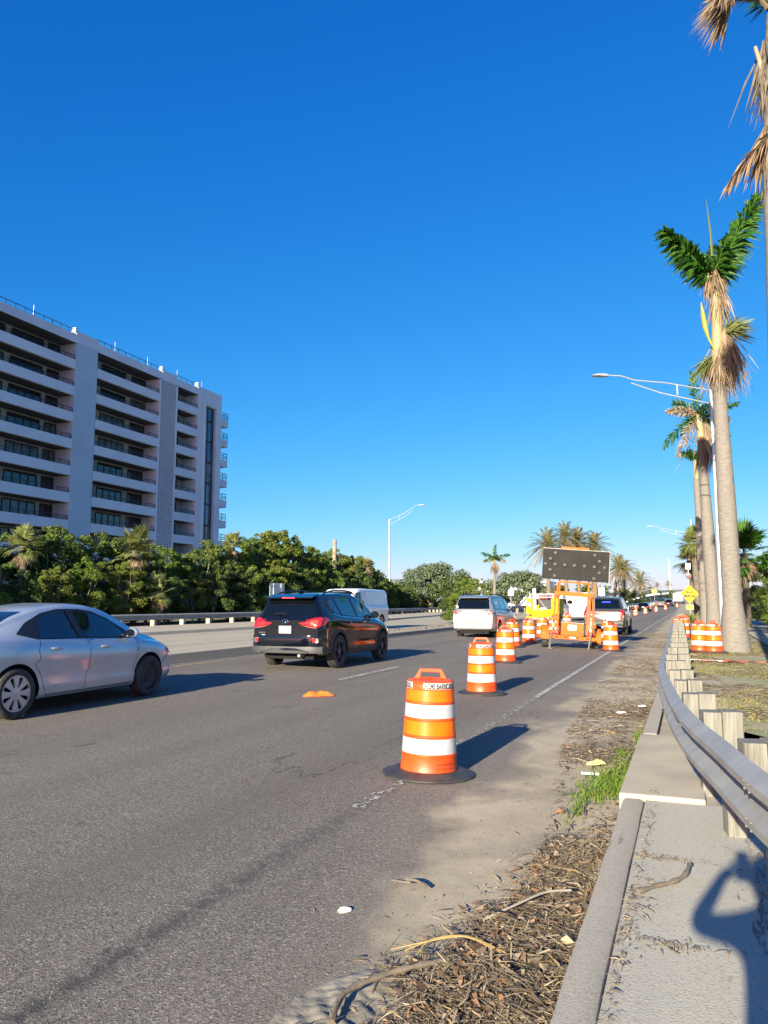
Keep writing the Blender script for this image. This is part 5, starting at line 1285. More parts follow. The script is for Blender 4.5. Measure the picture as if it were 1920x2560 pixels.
# pinnate fronds
def frond(mb,base,d,L,droop,ll,n,rr,plum=.5,w_=.03,ldroop=.4,stub=.12,rach=.022,spread=60):
    d=Vector(d).normalized(); pts=[base+d*L*t-Vector((0,0,droop*L*t*t)) for t in [i/12 for i in range(13)]]
    mb.tube(pts,[rach*(1-.75*i/12) for i in range(13)],5)
    for i in range(n):
        t=stub+(1-stub)*i/n; k=min(11,int(t*12)); p=pts[k].lerp(pts[k+1],t*12-k); tg=(pts[k+1]-pts[k]).normalized()
        side=tg.cross(Vector((0,0,1))); side=side.normalized() if side.length>.05 else Vector((1,0,0)); nn=side.cross(tg)
        for s in (-1,1):
            a=rr.uniform(-1,1)*plum*1.5; out=(side*s*math.cos(a)+nn*math.sin(a)); an=R(spread-25*t+rr.uniform(-8,8)); u=(out*math.sin(an)+tg*math.cos(an)).normalized()
            l=ll*(.5+.5*math.sin(math.pi*min(1,.15+t*.85)))*rr.uniform(.8,1.15)
            e1=p+u*l*.55-Vector((0,0,ldroop*l*.12)); e2=p+u*l-Vector((0,0,ldroop*l*.5)); s2=u.cross(out.cross(u)+nn*.3)
            s2=(tg-u*tg.dot(u)); s2=s2.normalized()*w_*.5 if s2.length>.05 else nn*w_*.5
            mb.add([p-s2*.4,e1-s2,e2,e1+s2,p+s2*.4],[(0,1,2,3,4)])
def date_proto(seed,th=5.4,nf=58,L=2.9,lean=0):
    rr=random.Random(seed); t=thing('date_palm',None,None); mb=MB(); mb2=MB(); C0=Vector((lean,0,th))
    for i in range(nf):
        f=i/nf; el=R(82-125*f+rr.uniform(-7,7)); az=i*2.399; d=Vector((math.cos(az)*math.cos(el),math.sin(az)*math.cos(el),math.sin(el)))
        frond(mb if f<.78 else mb2,C0,d,L*rr.uniform(.85,1.05),.32+.12*math.cos(el),.42,34,rr,.25,.05,.25,.15,.03)
    mb.build('crown',PD,t); mb2.build('dead_fronds',PB,t)
    mb=MB(); K=16
    mb.tube([(lean*(k/K)**1.3,0,th*k/K-(.1 if k==0 else 0)) for k in range(K+1)],[(.30 if k%2 else .25)*(1.15 if k==0 else 1) for k in range(K+1)],12); mb.build('trunk',M['datetrunk'],t,smooth=True)
    return t
dps=[(-17.6,106,9.9,3.9,.0,'tall date palm left of the arrow board, its crown spreading past the board edge'),(-16.0,111.6,11.3,3.8,0,'date palm directly above the middle of the arrow board'),(-14.6,114.4,10.9,3.8,0,'date palm above the right part of the arrow board'),(-13.0,121,10.3,3.6,0,'shorter date palm whose trunk shows right of the arrow board mast'),
(-12.6,146.4,7.9,4.2,1.0,'leaning date palm just right of the arrow board'),(-11.4,157,7.4,3.8,.0,'slim date palm right of the leaning one, partly overlapping it'),(-9.7,180,5.7,4.2,0,'rightmost date palm, with dark hanging fronds, above the black car')]
dproto={}
for i,(x,y,h,L,ln,lb) in enumerate(dps):
    o=date_proto(60+i,h-.8,62,L,ln); o.location=(x,y,.3 if y<115 else (.8 if y<150 else 1.3)); tag(o,lb,'palm tree','date palms on the median')
def royal(name,base,top,r0,rm,rt,label,parts,shaft=None,mound=True,vine=None):
    t=thing('royal_palm',label,'palm tree',base); B=Vector(base); T=Vector(top)-B; mb=MB(); K=34; P=[];rd=[]
    for k in range(K+1):
        f=k/K; z=T.z*f; P.append((T.x*f,T.y*f,z-(.15 if k==0 else 0)))
        r=np.interp(z,[0,.25,.8,1.6,T.z*.5,T.z*.8,T.z],[r0*1.12,r0,r0*.84,rm*1.02,rm,rt*1.08,rt]); rd.append(r)
    mb.tube(P,rd,28); mb.build('trunk',M['royal'],t,smooth=True)
    return t
SR=Vector((math.cos(R(21.46)),math.sin(R(21.46)),0)); SF=Vector((-math.sin(R(21.46)),math.cos(R(21.46)),0)); UP=Vector((0,0,1))
def sdir(r,u,f=0): return (SR*r+UP*u+SF*f)
# palm one: the big trunk beside the drums
p1=royal('p1',(1.28,25.95,.05),(1.18,25.2,8.95),.44,.275,.19,'nearest full royal palm, thick grey trunk with a storm-torn green crown, beside two drums',[])
rr=random.Random(71); b0=Vector((1.18-1.28,25.2-25.95,8.9))
mb=MB(); mb.tube([b0,b0+sdir(.02,.9),b0+sdir(.05,1.8),b0+sdir(.0,2.6),b0+sdir(-.05,3.1)],[.20,.17,.15,.12,.07],14); mb.build('crownshaft',mat('crownshaft',(.22,.21,.09),.6,c2=(.30,.22,.13),scale=2.5,stretch=(6,6,.8)),p1,smooth=True)
C1=b0+sdir(0,2.65)
for d,L,dr_,ll,n in ((sdir(-.72,.72,-.2),2.35,.10,.74,130),(sdir(-.5,.85,.2),1.9,.10,.74,90),(sdir(.45,.9,-.1),3.1,.04,.80,150),(sdir(.55,.8,.25),2.0,.06,.75,90),(sdir(-.35,.85,.4),2.0,.12,.66,80),(sdir(.25,.9,.5),2.1,.1,.66,80),(sdir(.1,.9,-.5),1.5,.2,.55,60),(sdir(-.15,.9,.3),1.3,.2,.6,60)):
    mb=MB(); frond(mb,C1,d,L,dr_,ll,n,rr,1.45,.085,.9,.02,.045,55); mb.build('frond',PG,p1)
mb=MB(); mb.tube([C1+sdir(0,.6),C1+sdir(-.02,1.6),C1+sdir(-.10,2.7)],[.05,.035,.006],6); mb.build('spear',PY,p1)
mb=MB(); q=C1+sdir(-1.25,1.45,-.1)
frond(mb,q,sdir(-.3,-.9),.5,.1,.25,30,rr,1.,.03,.6,.0,.02,40); mb.build('dead_frond',PB,p1)
def skirt(parent,c,n,L,rad,rr,name='dead_frond',m=PB,down=1.,wd=.03,dirv=None,spread=.5):
    mb=MB()
    for i in range(n):
        a=rr.uniform(0,6.28); p=c+Vector((rad*math.cos(a),rad*math.sin(a),rr.uniform(-.1,.1)))
        d=Vector((math.cos(a)*spread,math.sin(a)*spread,-down))+Vector((rr.gauss(0,.16),rr.gauss(0,.16),rr.gauss(0,.16)))
        if dirv is not None: d=dirv+Vector((rr.gauss(0,spread),rr.gauss(0,spread),rr.gauss(0,spread)))
        d.normalize(); l=L*rr.uniform(.45,1.1); s=d.orthogonal().normalized(); s=(Matrix.Rotation(rr.uniform(0,6.28),3,d)@s)*wd*.5
        m_=p+d*l*.5+Vector((rr.gauss(0,.04),rr.gauss(0,.04),0))*l; e=p+d*l-UP*.15*l
        mb.add([p-s,m_-s*1.3,e,m_+s*1.3,p+s],[(0,1,2,3,4)])
    return mb.build(name,m,parent)
skirt(p1,b0+sdir(0,2.95),260,.9,.14,rr,wd=.03,spread=.16)
skirt(p1,b0+sdir(.14,2.3),260,1.1,.08,rr,wd=.025,spread=.12)
skirt(p1,b0+sdir(.02,.15,-.1),200,1.15,.12,rr,m=PB,wd=.03,spread=.30)
skirt(p1,b0+sdir(.25,1.0),520,1.9,.07,rr,wd=.03,spread=.10)
skirt(p1,b0+sdir(.25,.95,-.05),260,.95,.02,rr,m=PY,wd=.022,dirv=sdir(.75,.30),spread=.38)
skirt(p1,b0+sdir(-.1,.15),120,.95,.02,rr,m=PY,wd=.025,dirv=sdir(-.7,-.6),spread=.18)
mb=MB(); mb.tube([b0+sdir(-.12,.35,-.1),b0+sdir(-.30,.75,-.1),b0+sdir(-.38,1.1,-.1),b0+sdir(-.43,1.5,-.1),b0+sdir(-.47,1.9,-.1)],[.03,.04,.085,.07,.01],10); mb.build('flower_bud',mat('bud_green',(.25,.26,.04),.5),p1,smooth=True)
# white scrawl at the foot of the trunk
# palm at the right edge
pe=royal('pe',(1.68,15.1,.05),(1.77,14.45,9.6),.40,.25,.19,'royal palm cut off by the right edge of the photo, dead fronds hanging high up',[])
b0=Vector((.09,-.65,9.55)); mb=MB(); mb.tube([b0,b0+sdir(.04,1.4),b0+sdir(.12,2.6)],[.17,.13,.09],12); mb.build('crownshaft',M['bark'],pe,smooth=True)
C2=b0+sdir(.05,2.7)
skirt(pe,b0+sdir(.03,.3),160,1.0,.18,rr,wd=.04,spread=.2)
mb=MB(); frond(mb,b0+sdir(-.02,.30,-.1),sdir(-.62,-.62),1.15,.12,.62,46,rr,.5,.045,.8,.05,.03,28); mb.build('dead_frond',PB,pe)
mb=MB(); frond(mb,C2,sdir(-.32,.6),1.6,.9,.95,150,rr,1.3,.035,1.0,.1,.04,30); mb.build('dead_frond',PB,pe)
mb=MB(); frond(mb,C2+sdir(-.1,.3),sdir(-.25,.35,-.2),1.9,1.0,.9,150,rr,1.3,.035,1.0,.1,.04,30); mb.build('dead_frond',PB,pe)
mb=MB(); skirt(pe,b0+sdir(.02,2.0),200,1.3,.08,rr,m=M['bark'],wd=.035,spread=.04); mb.tube([b0+sdir(.02,1.0),b0+sdir(-.12,1.5),b0+sdir(-.22,1.95)],[.05,.045,.03],8); mb.build('stalk',mat('pale_stalk',(.33,.25,.17),.7),pe,smooth=True)
for d,L in ((sdir(.5,.8),3.),(sdir(.3,.8,.5),3.),(sdir(.8,.3,-.3),3.)):
    mb=MB(); frond(mb,C2,d,L,.3,.6,50,rr,.9,.055,.5,.05,.04); mb.build('frond',PG,pe)
# palm two (behind the lamp pole)
p2=royal('p2',(1.13,39.4,.05),(.93,38.8,9.2),.42,.29,.19,'second royal palm, behind the lamp pole, crown of ragged dark and brown fronds',[])
b0=Vector((-.20,-.6,9.15)); mb=MB(); mb.tube([b0,b0+sdir(-.05,.7),b0+sdir(-.1,1.3)],[.2,.17,.1],12); mb.build('crownshaft',bpy.data.materials['crownshaft'],p2,smooth=True)
C3=b0+sdir(-.08,1.2)
for d,L,dp,ll,m in ((sdir(-.1,1),2.1,.0,.55,PG),(sdir(-.5,.65,.3),1.6,.25,.5,PG),(sdir(-.8,.45),1.7,.35,.42,PB),(sdir(-.75,-.35),1.9,.35,.5,PG),(sdir(-.6,-.6,-.3),2.1,.35,.42,PB),(sdir(.8,.35),2.1,.1,.4,PG),(sdir(.85,.2,.3),1.9,.2,.4,PB),(sdir(.7,-.4),1.6,.1,.4,PG),(sdir(0,.5,-.8),1.4,.4,.5,PG),(sdir(.1,.4,.9),1.6,.4,.5,PG)):
    mb=MB(); frond(mb,C3,d,L,dp,ll,46,rr,1.1,.06,.4,.05,.04); mb.build('dead_frond' if m is PB else 'frond',m,p2)
skirt(p2,b0+sdir(.22,.9),260,2.4,.06,rr,wd=.04,spread=.06)
# lost-pet style notices on the trunk
nt_=thing('notice','three small paper notices stapled one above another on the second royal palm trunk','notice',(1.13,39.4,0))
for i,(z,c,h) in enumerate(((2.36,(.75,.76,.76),.30),(2.05,(.85,.58,.18),.26),(1.70,(.60,.68,.80),.24))):
    c0=Vector((-.02,-.02,z))+sdir(-.04,0,-.325); q=MB(); k=Matrix.Translation(c0)@Matrix((SR,SF,UP)).transposed().to_4x4(); q.box(-.10,.10,-.004,.004,-h/2,h/2); q.xf(k); o=q.build('paper',mat('notice_paper',c,.7),nt_)
    text_on('notice_text',['RIP','LOST','DOG'][i] if False else ['1125','PAY','24-7'][i],.1,Matrix.Translation(c0-SF*.006)@Matrix((SR,UP,-SF)).transposed().to_4x4(),M['letter'],o,.15)
# palm three and farther palms on the right
p3=royal('p3',(1.05,53.5,.05),(.85,53.3,9.6),.40,.30,.2,'third royal palm, only its pale left edge visible behind the second',[])
mb=MB(); mb.tube([(-.2,-.2,9.5),(-.22,-.2,10.8)],[.2,.1],10); mb.build('crownshaft',bpy.data.materials['crownshaft'],p3,smooth=True)
for k in range(6):
    a=k*1.05; mb=MB(); frond(mb,Vector((-.2,-.2,10.7)),Vector((math.cos(a)*.5,math.sin(a)*.5,.8)),1.5,.5,.5,36,rr,1.,.06,.4,.05,.04); mb.build('frond',PG,p3)
sb=sabal_proto(81,PY,34,1.1,.75,6.2,14,.3); sb.location=(.72,66.5,.1); tag(sb,'fan palm with shaggy brown skirt left of the royal palm trunks','palm tree')
sb=sabal_proto(82,PG,38,1.25,1.0,4.4,12,.2); sb.location=(3.3,51.5,.1); tag(sb,'green fan palm showing right of the nearest royal palm trunk','palm tree')
sb=sabal_proto(83,PY,30,1.1,.7,5.2,9,.28); sb.location=(.35,72,.1); tag(sb,'farther fan palm behind the shaggy one, left of the royal palms','palm tree')
# spiky shrub at the foot
mb=MB()
for i in range(90):
    a=rr.uniform(0,6.28); d=Vector((math.cos(a)*.6,math.sin(a)*.6,rr.uniform(.5,1.3))); L=rr.uniform(.6,1.3); s=d.cross(UP).normalized()*.03; e=d.normalized()*L-UP*.12*L; m_=d.normalized()*L*.5; mb.add([-s,m_-s,e,m_+s,s],[(0,1,2,3,4)])
sp_=mb.build('spiky_shrub',PY); sp_.location=(.1,62,.05); tag(sp_,'low spiky yellow-green shrub at the foot of the shaggy fan palm','shrub')
# small royal palm beyond the minivan
q3=royal('q3',(-18.8,79.1,.1),(-18.6,79,5.6),.19,.16,.13,'slim lone palm against the sky above the silver minivan',[])
for d,L,dp,m in ((sdir(.05,1),1.5,.0,PG),(sdir(-.8,.6),1.7,.2,PG),(sdir(.95,.55),1.8,.2,PG),(sdir(-.9,.15),1.2,.3,PY),(sdir(.5,.2),1.2,.6,PB),(sdir(.0,.5,-.6),1.2,.5,PG),(sdir(-.3,.6,.6),1.3,.3,PG),(sdir(.3,.6,.6),1.3,.3,PG)):
    mb=MB(); frond(mb,Vector((.2,-.1,6.0)),d,L,dp,.42,34,rr,1.0,.07,.4,.05,.04); mb.build('dead_frond' if m is PB else 'frond',m,q3)
mb=MB(); mb.tube([(.2,-.1,5.5),(.2,-.1,6.1)],[.13,.09],8); mb.build('crownshaft',bpy.data.materials['crownshaft'],q3)
skirt(q3,Vector((.2,-.1,5.7)),160,1.3,.1,rr,wd=.05,spread=.12)
# oaks
def oak(seed,loc,rx,H,label,n=15000,m=LO,size=.16,gap=.5):
    rr=random.Random(seed); t=thing('oak_tree',label,'tree',loc); blobs=[]
    for i in range(46):
        a=rr.uniform(0,6.28); el=rr.uniform(-.25,1.35); d=rr.uniform(.55,1); x=rx*d*math.cos(a)*math.cos(el); y=rx*.8*d*math.sin(a)*math.cos(el); z=H*.42+H*.5*math.sin(el)*d
        s=rr.uniform(.09,.17)*H*1.1; blobs.append((x,y,z,s,s,s*.6))
    crown_obj('crown',m,t,n,blobs,size,seed,shell=.2)
    limbs(t,M['branch'],rnd_limbs(rr,H*.95,rx*.85,12,.3*H/8,H*.3)); return t
oak(91,(-35.0,108,.1),6.0,8.0,'broad grey-green oak left of the slim lone palm')
oak(95,(-31.5,106,.1),3.6,6.0,'darker lower oak at the right shoulder of the broad oak',10000,LD)
oak(92,(-23.2,112,.1),4.8,6.6,'airy grey-green tree between the slim palm and the arrow board',13000)
# low mixed shrubs between
k=0
for (x,y,s,pi,lb) in ((-15.2,52,.42,2,'dark shrub on the median directly behind the silver minivan'),(-14.0,49.5,.38,0,'green shrub on the median touching the yellow truck'),(-15.8,57,.5,3,'bright shrub on the median left of the white square sign'),(-16.3,62,.5,1,'yellowish shrub on the median behind the yellow truck'),(-27,118,.6,1,'brownish shrub under the slim palm'),(-30.5,125,.75,3,'low tree just left of the slim palm trunk'),(-20,128,.6,0,'low tree right of the slim palm trunk'),(-10.8,150,.45,2,'dark shrub at the foot of the rightmost date palms'),(-10.2,165,.42,2,'dark shrub left of the round yellow sign'),(-9.2,178,.4,3,'shrub directly below the round yellow sign')):
    inst(protos[pi],(x,y,.25 if y<140 else 1.2),rr.uniform(0,6.28),lb,(s*1.2,s*1.2,s),'median and far shrubs',cat='shrub')
for i,(x,y,s) in enumerate(((-48,190,1.0),(-42,215,1.1),(-36,235,1.0),(-30,250,1.2),(-26,268,1.1),(-21,285,1.0),(-15,262,.9),(-40,262,1.2),(-52,240,1.3),(-60,200,1.1),(-12,300,1.1),(-6,330,1.0),(-66,235,1.4))):
    inst(protos[i%4],(x,y,.3),i*1.3,'distant low tree behind the bridge ramp, %s from the left on the horizon'%['third','fourth','fifth','sixth','seventh','ninth','eleventh','eighth','second','first','twelfth','thirteenth','tenth'][i],(s*1.5,s*1.5,s),'distant trees behind the bridge ramp',cat='tree')
for i,(x,y,h) in enumerate(((-25,330,9),(-9,420,11),(-14,410,10),(-33,300,8))):
    o=date_proto(120+i,h,22,2.6); o.location=(x,y,.5); tag(o,['distant palm rising over the bridge parapet left of the mast','distant palm right of the lattice mast','distant palm directly left of the lattice mast','distant small palm over the ramp behind the arrow board'][i],'palm tree')
# right-hand trees
rt=[(5.6,38,1.05,0,'nearest dark broadleaf tree over the path at the right edge'),(7.6,34,1.0,2,'tree at the extreme right edge, behind the path'),(6.0,44,.95,2,'dark tree behind the nearest one on the right of the path'),(5.4,52,.85,3,'tree right of the green fan palm'),(8.5,48,1.2,0,'taller tree deep at the right edge'),(5.2,60,.8,0,'farther tree closing the path on the right'),(3.6,66,.6,2,'low dark shrub at the end of the right path'),(9.2,40,1.15,1,'yellowish tree at the right edge behind the first ones'),(4.3,47,.35,3,'small round shrub beside the right path')]
for x,y,s,pi,lb in rt: inst(protos[pi],(x,y,.1),rr.uniform(0,6.28),lb,(s,s,s*.92),'trees along the right path',cat='tree')
# palm stump
st=MB(); st.tube([(0,0,0),(.1,0,3),(0,0,6),(.05,0,8.0)],[.27,.25,.23,.21],12); st.box(-.1,.0,-.1,.02,7.9,8.2); o=st.build('palm_stump',mat('dead_trunk',(.36,.27,.2),.95,c2=(.2,.15,.11),scale=2,bump=.5,bscale=6,stretch=(1,1,3)),smooth=True); o.location=(-35.0,74.5,.3); tag(o,'bare topless palm trunk sticking out of the hedge above the white van','palm stump')
# ---------------------------------------------------------------- street lamps and signs
def lamp(label,base,h,arm,dirx,r=.1,rise=1.4,sc=1.):
    t=thing('street_lamp',label,'street lamp',base); mb=MB(); mb.tube([(0,0,0),(0,0,h*.5),(0,0,h)],[r,r*.82,r*.62],14); mb.lathe([(r*1.5,0),(r*1.4,.12),(r,.2)],14); mb.build('pole',M['galvpole'],t,smooth=True)
    d=Vector(dirx).normalized()
    lo=[Vector((0,0,h-.1)),d*arm*.5+UP*(h-.1+rise*.42),d*arm*.78+UP*(h+rise*.70)]; up_=[Vector((0,0,h+.42*sc)),d*arm*.45+UP*(h+.42*sc+rise*.28),d*arm*.75+UP*(h+rise*.82),d*arm*.88+UP*(h+rise*.99),d*arm+UP*(h+rise)]
    mb=MB(); mb.tube(lo,.023*sc,8); mb.build('lower_arm',M['galvpole'],t,smooth=True)
    mb=MB(); mb.tube(up_,.023*sc,8); mb.tube([(0,0,h),(0,0,h+.45*sc)],r*.6,10); mb.tube([d*arm*.33+UP*(h+rise*.25),d*arm*.33+UP*(h+.33*sc+rise*.28)],.025*sc,6); mb.build('upper_arm',M['galvpole'],t,smooth=True)
    mb=MB(); s=d.cross(UP); c=d*arm+UP*(h+rise)
    for k,(a,w_,z0,z1) in enumerate(((-.02,.04,-.03,.03),(.12,.10,-.05,.05),(.4,.15,-.045,.035),(.62,.11,-.035,.0))):
        for (u,z) in ((-w_,z0),(w_,z0),(w_*.7,z1),(-w_*.7,z1)): mb.v.append(tuple(c+(d*a+s*u)*sc+UP*z*sc))
    for k in range(3):
        for j in range(4): mb.f.append((k*4+j,k*4+(j+1)%4,(k+1)*4+(j+1)%4,(k+1)*4+j)); mb.m.append(0)
    mb.f+=[(0,1,2,3),(12,13,14,15)]; mb.m+=[0,0]; mb.build('lamp_head',M['galvpole'],t)
    return t
la=lamp('street lamp with a double-bar arm reaching over the road, pole behind the nearest royal palm',(1.14,30.6,.07),9.0,3.9,(-.9,-.42,0),.105,.92)
mb=MB(); mb.box(-.06,.06,-.13,-.08,2.5,2.75); mb.box(-.05,.05,-.14,-.09,2.9,3.15); mb.build('junction_box',M['galvpole'],la)
lamp('slender street lamp rising from the hedge above the white van',(-38.3,99.5,.2),12.3,4.4,(1,.0,0),.17,2.5,1.5)
lamp('distant street lamp leaning over the road, left of the palm trunks',(.35,96,.1),9.2,4.0,(-1,-.1,0),.11,1.3)
mb=MB(); mb.tube([(0,0,0),(0,0,9)],[.1,.07],8); o=mb.build('steel_pole',M['galvpole'],smooth=True); o.location=(.55,74,.05); tag(o,'plain steel pole directly left of the shaggy fan palm','pole')
sg=thing('sign','yellow diamond warning sign reading DRAW BRIDGE with a flashing beacon above it','road sign',(.12,62.5,.05))
mb=MB(); mb.tube([(0,0,0),(0,0,4.35)],.045,8); mb.build('post',M['galvpole'],sg)
mb=MB(); s=.67; mb.prism([(0,-s),(s,0),(0,s),(-s,0)],-.06,-.05,'y'); mb.xf(Matrix.Translation((0,0,2.2))@Matrix.Rotation(R(14),4,'Z')); pn=mb.build('sign_panel',M['signyellow'],sg)
for tx,z,wd in (('DRAW',2.32,.62),('BRIDGE',2.04,.84)): text_on('sign_text',tx,.27,Matrix.Rotation(R(14),4,'Z')@FR((0,-.070,z),(1,0,0),(0,0,1)),M['letter'],pn,wd,bold=.06)
mb=MB(); mb.box(-.26,.26,-.06,-.05,1.05,1.38); p2_=mb.build('speed_plate',M['signyellow'],sg); text_on('sign_text','35',.26,FR((0,-.066,1.21),(1,0,0),(0,0,1)),M['letter'],p2_,.3)
mb=MB(); mb.lathe([(.22,-.05),(.22,-.12),(.0,-.13)],20,'y',(0,0,3.55)); bc=mb.build('beacon_housing',M['trim'],sg,smooth=True); mb=MB(); mb.lathe([(.10,-.13),(.0,-.15)],16,'y',(.0,0,3.55)); mb.build('beacon_lens',M['redlit'],bc)
mb=MB(); mb.box(-.17,.17,-.08,.02,4.05,4.5); mb.build('solar_box',M['whitepaint'],sg)
s2=thing('sign','yellow round-cornered warning sign on a thin post beyond the date palms','road sign',(-7.4,196,gz(-7.4,196)-.2)); mb=MB(); mb.tube([(0,0,0),(0,0,3.0)],.05,6); mb.build('post',M['galvpole'],s2); mb=MB(); mb.lathe([(.62,-.05),(.62,-.08),(0,-.081)],20,'y',(0,0,3.2)); mb.build('sign_panel',M['signyellow'],s2); mb=MB(); mb.prism([(-.1,3.2),(.0,3.05),(.2,3.35),(-.15,3.4)],-.09,-.085,'y'); mb.build('symbol',M['letter'],s2)
s3=thing('sign','white square sign on a thin post in the median bushes','road sign',(-12.9,60,.3),R(-6)); mb=MB(); mb.tube([(0,0,0),(0,0,2.4)],.03,6); mb.build('post',M['galvpole'],s3); mb=MB(); mb.box(-.21,.21,-.04,-.03,1.85,2.3); mb.build('sign_panel',M['signwhite'],s3)
s4=thing('sign','large blank back of a road sign standing in the hedge behind the black SUV','road sign',(-28.0,49.8,.3),R(86)); mb=MB(); mb.box(-.95,.95,-.02,.02,1.55,2.72); mb.build('sign_panel',M['signback'],s4)
for x in (-.5,.5): mb=MB(); mb.box(x-.04,x+.04,-.07,-.022,0,2.7); mb.build('post',M['galvpole'],s4)
s5=thing('sign','grey road sign back on a post between the arrow board mast and the SUV','road sign',(-11.2,112,.3)); mb=MB(); mb.tube([(0,0,0),(0,0,3.2)],.05,6); mb.build('post',M['galvpole'],s5); mb=MB(); mb.box(-.4,.4,-.05,-.03,2.3,3.4); mb.build('sign_panel',M['signback'],s5)
# ---------------------------------------------------------------- small things on the ground
rr=random.Random(9)
def crumple(name,m,cx,cy,z,sx_,sy_,h,seed,label,cat,rz=0):
    g=np.random.default_rng(seed); n=22; V=[];F=[]
    ph=g.random(8)*6.28
    for i in range(n):
        for j in range(n):
            u,v=i/(n-1)*2-1,j/(n-1)*2-1; d=max(abs(u),abs(v)); a=math.atan2(v,u); rad=d*(1+.22*math.sin(2*a+ph[0])+.16*math.sin(3*a+ph[1])+.1*math.sin(5*a+ph[4]))
            hh=h*max(0,1-d**3)*(.75+.2*math.sin(u*5+ph[2]+v*2)+.15*math.sin(v*7+ph[3]-u*3)+.2*math.sin(u*15+ph[5])*math.sin(v*13+ph[6]))
            V.append((math.cos(a)*rad*sx_,math.sin(a)*rad*sy_,.006+max(0,hh)))
    for i in range(n-1):
        for j in range(n-1): F.append((i*n+j,(i+1)*n+j,(i+1)*n+j+1,i*n+j+1))
    o=raw(name,V,F,m,None,True); o.location=(cx,cy,z); o.rotation_euler=(0,0,rz); s=o.modifiers.new('s','SOLIDIFY'); s.thickness=.004; return tag(o,label,cat)
crumple('cloth',M['vest'],-5.62,11.35,.076,.21,.10,.075,3,'crumpled bright orange cloth lying alone on the lane in front of the black SUV','cloth',.3)
crumple('rag',M['yellowcloth'],-.90,7.95,.0,.10,.055,.035,4,'pale yellow glove-like rag in the gutter debris beside the grass tuft','rag',.6)
def chip(name,m,x,y,z,s,seed,label,cat,flat=.4):
    r_=random.Random(seed); bm=bmesh.new(); bmesh.ops.create_icosphere(bm,subdivisions=2,radius=1)
    for v in bm.verts: v.co*=r_.uniform(.75,1.1); v.co=Vector((v.co.x*s[0],v.co.y*s[1],max(v.co.z,-.4)*s[2]+s[2]*.4))
    me=bpy.data.meshes.new(name); bm.to_mesh(me); bm.free(); me.materials.append(m); o=bpy.data.objects.new(name,me); COL.objects.link(o); o.location=(x,y,z); o.rotation_euler=(0,0,r_.uniform(0,6)); return tag(o,label,cat)
chip('foam_chunk',M['styro'],-1.71,3.79,-.01,(.038,.02,.016),1,'white foam chunk with its own shadow, on the asphalt left of the debris pile','litter')
chip('foam_scrap',M['styro'],-.83,3.55,.05,(.022,.014,.012),2,'small white scrap on top of the dark debris pile','litter')
chip('paper_scrap',M['styro'],-.70,12.3,.03,(.07,.03,.02),3,'white paper scrap on the straw by the far end of the kerb','litter')
chip('paper_scrap',M['styro'],-.95,11.7,.0,(.08,.035,.02),4,'grey-white paper scrap left of the straw near the guardrail bend','litter')
chip('paper_cup',M['signwhite'],.42,9.3,.08,(.035,.02,.02),6,'white crushed cup on the grass behind the guardrail posts','litter')
mb=MB(); mb.tube([(0,0,.01),(.16,.0,.012)],.012,6); o=mb.build('plastic_tube',M['styro']); o.location=(-.98,7.45,.0); tag(o,'thin white plastic tube just below the yellow rag','litter')
mb=MB()
P=cr([(-.30,4.32,.095),(-.22,4.42,.10),(-.14,4.50,.105),(-.08,4.62,.11),(-.055,4.76,.125)],5); mb.tube(P,[.012+.003*math.sin(i*1.3) for i in range(len(P))],8); o=mb.build('stick',M['bark'],smooth=True); tag(o,'thick curved brown stick lying across the footpath beside the kerb','stick')
mb=MB(); P=cr([(-1.30,2.78,.01),(-1.33,2.95,.03),(-1.24,3.12,.04),(-1.12,3.24,.05),(-1.02,3.34,.045)],5); mb.tube(P,[.012+.003*math.sin(i*2.1) for i in range(len(P))],8); o=mb.build('root_piece',M['bark'],smooth=True); tag(o,'crooked dark root on the wet sand left of the debris pile','stick')
mb=MB(); P=cr([(-1.55,4.28,.01),(-1.48,4.26,.02),(-1.40,4.20,.015)],4); mb.tube(P,.008,6); P=cr([(-1.62,4.24,.01),(-1.5,4.22,.02)],4); mb.tube(P,.006,5); o=mb.build('twig',M['bark']); tag(o,'red-brown twig on the asphalt just above the white foam chunk','stick')
mb=MB(); P=cr([(-.98,3.80,.05),(-.86,3.95,.08),(-.74,4.12,.10),(-.62,4.20,.10)],5); mb.tube(P,[.006]*len(P),7); o=mb.build('branch',M['branch'],smooth=True); tag(o,'grey-brown branch arching from the debris pile toward the kerb','stick')
mb=MB()
for k in range(3):
    P=cr([(-1.28+.06*k,3.34+.008*k,.05),(-1.12,3.42+.007*k,.08),(-.98,3.49+.005*k,.09),(-.84+.03*k,3.42-.006*k,.085)],5); mb.tube(P,.0024,4)
o=mb.build('straw_bundle',mat('gold_straw',(.40,.27,.10),.8)); tag(o,'golden straw stalks bent over the debris pile','straw')
# orange netting and pole on the grass
mb=MB(); n=26; V=[];F=[]
for i in range(n):
    f=i/(n-1); wd=.02+.14*math.sin(math.pi*min(1,f*1.15))**1.3+.02*math.sin(i*1.7)
    for j in range(5): V.append((.02+f*1.85,21.35-.15*f+(j/4-.5)*wd*2,.105+.03*math.sin(i*1.1+j*2)*(.3+wd*2)+.02))
for i in range(n-1):
    for j in range(4): F.append((i*5+j,(i+1)*5+j,(i+1)*5+j+1,i*5+j+1))
o=raw('netting',V,F,M['net'],None,True); tag(o,'collapsed orange safety netting across the grass in front of the big palm','netting')
mb=MB(); mb.tube([(-.05,21.6,.11),(.75,21.2,.12)],.02,6); o=mb.build('white_pole',M['whitepaint']); tag(o,'thin white pole lying on the grass along the orange netting','pole')
